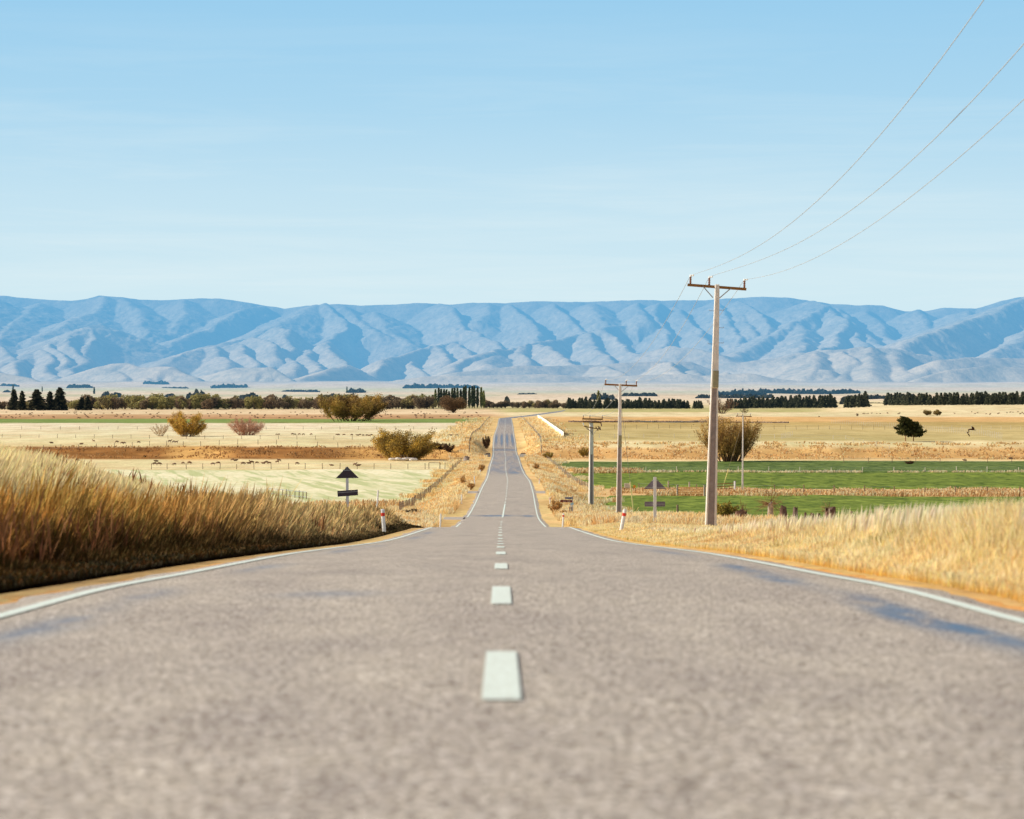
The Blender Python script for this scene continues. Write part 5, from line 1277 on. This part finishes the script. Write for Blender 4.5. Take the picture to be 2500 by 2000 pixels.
fence('netting_fence', 'tall pale netting fence curving down from behind the two pines', bend([(2030, 1035), (2110, 1040), (2190, 1046), (2260, 1052), (2345, 1059), (2400, 1064), (2446, 1074)], 92), 1.9, M_postlight, .05, 4, leanj=.01)
fence('paddock_fence', 'weathered post fence in the dry grass strip between the green fields', [(1560, 1199), (1633, 1202), (1700, 1203), (1890, 1205), (1962, 1206), (2036, 1207), (2110, 1207), (2183, 1208), (2258, 1208), (2332, 1208), (2410, 1208), (2490, 1208)], 1.15, M_post, .09, 3, wr=.008)
fence('paddock_fence', 'faint wire fence along the far edge of the green fields', [(x, 1131) for x in (2060, 2120, 2178, 2236, 2295, 2356, 2411, 2470)], 1.1, M_post, .07, 2)
fence('yard_rails', 'cluster of pale upright rails standing near the olive paddock edge', lin((1908, 1073), (1934, 1066), 9), 1.6, M_postlight, .06, 2)
fence('ramp_fence', 'broken timber rail fence poking out of the grass left of the triangular sign', [(655, 1210), (667, 1211), (680, 1212), (690, 1213), (699, 1214), (708, 1216), (720, 1217), (730, 1218), (740, 1219), (748, 1220)], 1.0, M_post, .07, 2, wr=.04)
# white board fence
Pb = [hitw(a, b) for a, b in bend([(1313, 1020), (1334, 1035), (1352, 1049), (1366, 1060), (1376, 1068)], 16)]
t = thing('board_fence', 'white fence running away beside the road on the right terrace', 'fence', Pb[0])
def bf(mb):
    for a_, b_ in zip(Pb[:-1], Pb[1:]):
        a_ = a_-Pb[0]; b_ = b_-Pb[0]; k0 = random.uniform(0, .1)
        mb.add([a_, b_, b_+Vector((0, 0, 1.5)), a_+Vector((0, 0, 1.5+k0)), a_+Vector((.1, .05, 0)), b_+Vector((.1, .05, 0)), b_+Vector((.1, .05, 1.5)), a_+Vector((.1, .05, 1.5+k0))], [(0, 1, 2, 3), (7, 6, 5, 4), (3, 2, 6, 7)])
M_bright = flat_mat('bright_white_paint', (.88, .92, .86), .6, .3, 5, .06)
part('boards', t, M_bright, bf)
pm = MB(); pm.tube([(0, 0, -.2), (0, 0, 1.7)], .09, 6); pm = pm.mesh('post'); pm.materials.append(M_bright)
for p in Pb[::2]: link('post', pm, None, t, p-Pb[0])
# plain gate frames
for lb, x0, x1, y_, h in [('open timber gate frame in the straw beyond the yellow green willow', 1094, 1118, 1072, 1.25), ('timber gate frame at the far edge of the pale left field', 1047, 1074, 1145, 1.2), ('short gate frame beside the left verge fence', 1136, 1147, 1078, 1.0), ('dark gate frame at the end of the white fence', 1377, 1399, 1070, 1.3)]:
    a_ = hitw(x0, y_); b_ = hitw(x1, y_); t = thing('gate_frame', lb, 'gate', a_); v = b_-a_
    for q_ in (Vector((0, 0, 0)), v): part('post', t, M_post, lambda mb: mb.tube([q_-Vector((0, 0, .2)), q_+Vector((0, 0, h))], .09, 6))
    part('top_rail', t, M_post, lambda mb: mb.tube([Vector((0, 0, h)), v+Vector((0, 0, h))], .06, 5))
# railed farm gates
for lb, x0, y0, x1, y1, nr_ in [('five rail timber gate left of the tallest power pole', 1654, 1212, 1720, 1213, 6), ('timber rail gate right of the tallest power pole', 1748, 1203, 1794, 1200, 4)]:
    a_ = hitw(x0, y0); b_ = hitw(x1, y1); b_.z = b_.z; t = thing('farm_gate', lb, 'gate', a_); v = b_-a_
    for k in range(nr_):
        z = .12+1.05*k/(nr_-1); part('rail', t, M_rail, lambda mb: mb.tube([Vector((0, 0, z)), v+Vector((0, 0, z))], .065, 5))
    for q_ in (Vector((0, 0, 0)), v): part('post', t, M_wood, lambda mb: mb.tube([q_-Vector((0, 0, .3)), q_+Vector((0, 0, 1.5))], .14, 7))
for px, py, h, m_, lb in [(1632, 1196, 1.3, M_wood, 'grey strainer post in the dry strip left of the five rail gate'), (1683, 1199, 1.3, M_wood, 'grey strainer post behind the five rail gate'), (1794, 1202, 1.5, M_white, 'white topped post at the end of the right timber gate'), (1654, 1252, .8, M_post, 'dark stub post in the golden grass behind the second sign')]:
    p = hitw(px, py); o = link('strainer_post', None, None); bpy.data.objects.remove(o)
    mb = MB(); mb.tube([(0, 0, -.3), (0, 0, h*.97), (0, 0, h)], [.12, .11, .07], 8); o = mb.build('strainer_post', m_); o.location = p; tag(o, lb, 'post')
# letter box
p = hitw(1535, 1203); s_ = p.y/F
t = thing('letter_box', 'white letter box on a timber stand beside the second power pole', 'letter box', p)
part('box', t, M_postlight, lambda mb: (mb.box((-.2, 0, .95), (14*s_, .4, 9*s_)), mb.box((-.2, 0, .95+5.2*s_), (15*s_, .5, .05))))
part('stand', t, M_post, lambda mb: (mb.box((.1, 0, .62), (27*s_, .3, .07)), mb.box((-.6, 0, .25), (.1, .1, .8)), mb.box((.62, 0, .25), (.1, .1, .8)), mb.box((1.05-.1, 0, .3), (.1, .1, .7))))
mb = MB(); mb.tube([(0, -.25, .0), (0, .25, .0)], .2, 12); o = mb.build('milk_drum', M_orange); o.location = p+Vector((.78, 0, .85)); tag(o, 'small orange drum lying on the stand beside the letter box', 'drum')

# ------------------------------------------------------------------ stumps and logs
def stump_mesh(seed, H, R, jag=.25, lean=.1, taper=.6, col=(.5, .42, .36), dark=(.10, .06, .05)):
    r_ = np.random.default_rng(seed); ns, nz_ = 14, 9; V = []; cc = []
    for i in range(nz_):
        t = i/(nz_-1)
        for k in range(ns):
            a = 2*math.pi*k/ns; rr = R*(1-(1-taper)*t)*(1+.25*(1-t)**4)*(.8+.4*float(fbm(np.array(k/2.3+seed), np.array(t*2.0), seed, 2)))
            z = H*t+(H*jag*float(r_.uniform(-1, .6)) if i == nz_-1 else 0)
            V.append((rr*math.cos(a)+lean*H*t, rr*math.sin(a), z-.15)); f = float(r_.uniform(0, 1))*.5+.5*(1-t)
            cc.append(tuple(np.array(dark)*(1-f)+np.array(col)*f))
    fs = [(i*ns+k, i*ns+(k+1) % ns, (i+1)*ns+(k+1) % ns, (i+1)*ns+k) for i in range(nz_-1) for k in range(ns)]
    mb = MB(); mb.v = V; mb.c = cc; mb.f = fs+[tuple((nz_-1)*ns+k for k in range(ns))]
    return mb
M_stump = attr_mat('weathered_wood', ns=5, amt=.5, rough=.95, spec=.1)
SD = 168.0
def twig_ball(seed, c, R, n_, col, L=.5, parent=None, name='twigs'):
    r_ = np.random.default_rng(seed); mb = MB(); mb.col = col
    for i in range(n_):
        a = Vector(r_.normal(0, 1, 3)); a.normalize(); p0 = Vector(c)+a*R*float(r_.uniform(0, .4)); p1 = p0+a*R*.5+Vector(r_.normal(0, .12*R, 3)); p2 = p1+a*R*.5+Vector(r_.normal(0, .25*R, 3))
        mb.tube([p0, p1, p2], [.012, .009, .005], 3, False)
    return mb.build(name, M_stump, parent)
for i, (px, top, w_, lb, H_, cl) in enumerate([(1880, 1222, 19, 'tallest pale dead tree stump wrapped in bare creeper', 0, (.78, .70, .58)), (1917, 1232, 24, 'broad dark rotten stump second from the tall pale one', 0, (.34, .22, .17)), (1947, 1235, 17, 'slim pointed grey stump right of the broad dark one', 0, (.50, .40, .33)),
        (1963, 1247, 9, 'thin leaning stump tucked against the slim grey one', 0, (.40, .30, .24)), (2003, 1250, 11, 'small blackened stump poking out of the golden grass', 0, (.16, .09, .07)), (2031, 1241, 22, 'upturned ragged stump with splintered roots', 0, (.46, .33, .28)), (2078, 1243, 10, 'rightmost small stump among golden grass heads', 0, (.50, .38, .26)),
        (1814, 1244, 26, 'fallen root mass with black forked roots near the tallest pole', 0, (.30, .20, .16)), (1990, 1250, 14, 'low brown broken stump among grass right of the slim stump', 0, (.45, .32, .22)), (1845, 1256, 16, 'low rotten log leading to the tall pale stump', 0, (.34, .22, .17))]):
    s_ = SD/F; X = (px-1250)*s_; zg = float(wz(X, SD)); zt = CAMZ+(960-top)*s_; Hh = zt-zg
    t = thing('tree_stump', lb, 'tree stump', (X, SD+(i % 3)*.8, zg))
    mb = stump_mesh(100+i, Hh, w_*s_*.5, .16 if i not in (5, 7) else .4, [.02, -.05, .03, .12, 0, .1, 0, -.1, 0, .1][i], .62 if i not in (5, 7) else 1.15, cl)
    mb.build('trunk', M_stump, t)
    if i in (0, 5, 7): twig_ball(i+5, (0, 0, Hh*.85), (.75 if i == 0 else .45), 90 if i == 0 else 40, (.30, .17, .09), parent=t)
# white driftwood logs under the willow
for i, (px, py, L, a_, lb) in enumerate([(972, 1124, 4.2, .5, 'longest white log at the foot of the yellow green willow'), (985, 1121, 3.2, -.6, 'white log crossing the longest one'), (1000, 1126, 3.4, .1, 'white log lying on the right of the pile'), (962, 1127, 2.4, .2, 'short white log at the left end of the pile'), (978, 1127, 2.2, -.2, 'short white log in front of the pile'), (1010, 1128, 1.8, .15, 'small dark ended log at the right end of the pile')]):
    p = hitw(px, py); mb = MB(); mb.col = (.88, .80, .74)
    v = Vector((math.cos(a_), .3, math.sin(a_)*.5)).normalized()*L*.5; mb.tube([-v, -v*.3+Vector((0, 0, .08)), v*.4, v], [.30, .26, .22, .12], 8)
    o = mb.build('fallen_log', M_stump, None, True); o.location = p+Vector((0, 0, .45+abs(v.z)*.6)); tag(o, lb, 'log')
p = hitw(1134, 1131); t = thing('tree_stump', 'pale split stump at the bend of the left roadside fence', 'tree stump', p)
stump_mesh(150, 1.6, .75, .2, .35, .8, (.70, .62, .56)).build('trunk', M_stump, t)
# heap on the far right terrace
p = hitw(2093, 1016, 600); t = thing('hay_shed', 'tiny dark shed alone on the straw rise at the right', 'shed', p); s_ = p.y/F
part('wall', t, M_post, lambda mb: mb.box((0, 0, 2.5*s_), (4.6*s_, 2, 5.4*s_))); part('roof', t, M_signdark, lambda mb: mb.box((0, 0, 5.5*s_), (5.4*s_, 2.6, .8*s_)))

# ------------------------------------------------------------------ animals
def skin_mesh(name, V, E, R, sub=1):
    me = bpy.data.meshes.new('tmp'); me.from_pydata(V, E, []); me.update()
    ob = bpy.data.objects.new('tmp', me); C.objects.link(ob)
    md = ob.modifiers.new('s', 'SKIN'); 
    if not me.skin_vertices: me.skin_vertices.new(name='')
    for i, r in enumerate(R): me.skin_vertices[0].data[i].radius = r if hasattr(r, '__len__') else (r, r)
    me.skin_vertices[0].data[0].use_root = True
    ss_ = ob.modifiers.new('b', 'SUBSURF'); ss_.levels = sub; ss_.render_levels = sub
    bpy.context.view_layer.update()
    out = bpy.data.meshes.new_from_object(ob.evaluated_get(bpy.context.evaluated_depsgraph_get()))
    bpy.data.objects.remove(ob); out.name = name
    out.polygons.foreach_set('use_smooth', np.ones(len(out.polygons), bool)); return out
def animal_mesh(name, pose):
    # pelvis root, belly, shoulder, neck, head, muzzle, legs with hock and knee
    hz = {'graze': .28, 'up': .98, 'lie': .72}[pose]; L0 = .0 if pose != 'lie' else -.28
    V = [(-.42, 0, .66), (-.15, 0, .62), (.15, 0, .63), (.40, 0, .68), (.58, 0, .70 if pose != 'graze' else .58), (.72, 0, hz+.06), (.90, 0, hz-.05), (-.55, 0, .62), (-.60, 0, .48)]
    E = [(0, 1), (1, 2), (2, 3), (3, 4), (4, 5), (5, 6), (0, 7), (7, 8)]
    R = [.25, .30, .30, .25, .15, .10, .055, .07, .03]
    for sg in (-1, 1):
        b = len(V); V += [(-.44, sg*.13, .50), (-.36, sg*.14, .40), (-.50, sg*.14, .26), (-.46, sg*.14, .0)]; E += [(0, b), (b, b+1), (b+1, b+2), (b+2, b+3)]; R += [.11, .07, .035, .035]
        b = len(V); V += [(.38, sg*.12, .46), (.40, sg*.13, .24), (.40, sg*.13, .0)]; E += [(3, b), (b, b+1), (b+1, b+2)]; R += [.09, .038, .035]
        b = len(V); V += [(.68, sg*.12, hz+.12)]; E += [(5, b)]; R += [.022]
    if pose == 'lie': V = [(x, y, max(z-.30, .02) if z > .3 else max(z*.3, .02)) for x, y, z in V]
    return skin_mesh(name, V, E, R)
m, n, l = new_mat('fleece')
tc = n.new('ShaderNodeTexCoord'); f = noise(n, l, tc.outputs['Object'], 9, 4, .6)
c = ramp(n, l, f, [(.3, (.15, .09, .055)), (.7, (.30, .19, .12))])
M_fleece = finish(m, n, l, surf(n, l, c, .95, .05, bump=f, bstr=.6, bdist=.03))
am = [animal_mesh('sheep', 'graze'), animal_mesh('sheep', 'up'), animal_mesh('sheep', 'lie')]
for q_ in am: q_.materials.append(M_fleece)
def herd(lst, label, grp, sc=1.15, ks=(0, 0, 0, 1, 2)):
    for i, (px, py) in enumerate(lst):
        p = hitw(px, py, 300); k = random.choice(ks)
        o = link('sheep', am[k], None, None, p, random.choice([0, math.pi])+random.uniform(-.6, .6), sc*random.uniform(.85, 1.15))
        lb = label if isinstance(label, str) else label[i]; tag(o, lb, 'sheep', grp)
herd([(126, 1083), (198, 1086), (229, 1080), (285, 1082), (298, 1085), (304, 1085), (338, 1083), (414, 1081), (424, 1082), (431, 1082)], 'brown sheep grazing the straw paddock above the left river bank', 'sheep above the left river bank', .72)
herd([(187, 1127), (382, 1128), (426, 1137), (378, 1136), (388, 1137), (447, 1134), (462, 1134), (520, 1136), (533, 1134), (568, 1126), (575, 1126), (593, 1136), (608, 1133), (615, 1133), (627, 1133), (643, 1133), (650, 1133), (658, 1134), (677, 1131), (682, 1128), (725, 1135), (810, 1138), (866, 1138), (874, 1139)], 'brown sheep grazing between the pale field and the left river bank', 'sheep below the left river bank', .74)
herd([(675, 1063), (681, 1063), (714, 1063), (720, 1063), (731, 1063), (741, 1063), (760, 1063), (822, 1064), (826, 1064), (840, 1064), (859, 1064), (873, 1064), (879, 1064), (887, 1064), (895, 1064), (901, 1065), (907, 1065), (1077, 1067), (1101, 1066), (1116, 1066)], 'brown sheep in the line crossing the straw paddock behind the yellow green willow', 'sheep in the middle straw paddock', .66)
random.seed(21)
far = [(random.uniform(-10, 1175), random.choice([1017, 1019, 1021.5, 1014, 1011, 1008.5])+random.uniform(-1, 1)) for i in range(190)]
far = [(x, y) for x, y in far if not 1190 < x < 1290]
herd(far, 'tiny brown sheep of the big flock spread over the left distance', 'big flock in the left distance', .85)
fr = [(random.uniform(2098, 2210), 1011+random.uniform(-1.5, 1.5)) for i in range(14)]+[(random.uniform(2330, 2500), 1009+random.uniform(-3, 4)) for i in range(18)]
herd(fr, 'tiny brown sheep on the straw rise at the far right', 'sheep on the far right rise', .8)
herd([(2356, 1126), (2468, 1122), (2000, 1019)], ['lone sheep near the far edge of the green field', 'lone sheep at the right picture edge above the green field', 'lone sheep on the orange paddock left of the pines'], 'lone sheep', .8)

# hawk
hd = 255.0; s_ = hd/F; q_ = 1/26.95*s_
hx = (2330+1000/26.95-1250)*s_; hz_ = CAMZ+(960-(1020+800/26.95))*s_
def hp(x, y): return ((x-1000)*q_, -(y-800)*q_)
mb = MB(); mb.col = (.10, .032, .014)
body = [hp(1440, 818), hp(1330, 806), hp(1220, 785), hp(1120, 772), hp(1010, 762), hp(950, 775), hp(915, 790)]
mb.tube([(x, 0, z) for x, z in body], [.01, .035, .062, .066, .05, .042, .018], 10)
mb.plate([hp(1300, 780), hp(1325, 720), hp(1300, 655), hp(1225, 590), (hp(1130, 565)), hp(1120, 590), hp(1155, 615), hp(1140, 650), hp(1125, 680), hp(1165, 740), hp(1110, 760), hp(1140, 790)], -.02, .015)
mb.plate([hp(895, 775), hp(960, 745), hp(985, 870), hp(965, 960), hp(965, 990), hp(900, 985), hp(885, 1000), hp(985, 1100), hp(1000, 1160), hp(1025, 1250), hp(985, 1235), hp(900, 1110), hp(860, 1020), hp(815, 975), hp(800, 910), hp(850, 930), hp(905, 950), hp(935, 900), hp(915, 840)], -.03, .005)
M_feather = attr_mat('feathers', ns=20, amt=.4, rough=.8)
o = mb.build('hawk', M_feather, None, True); o.location = (hx, hd, hz_); tag(o, 'dark brown hawk gliding with bent wings over the right paddock', 'bird')
for p_ in o.data.polygons: p_.use_smooth = False
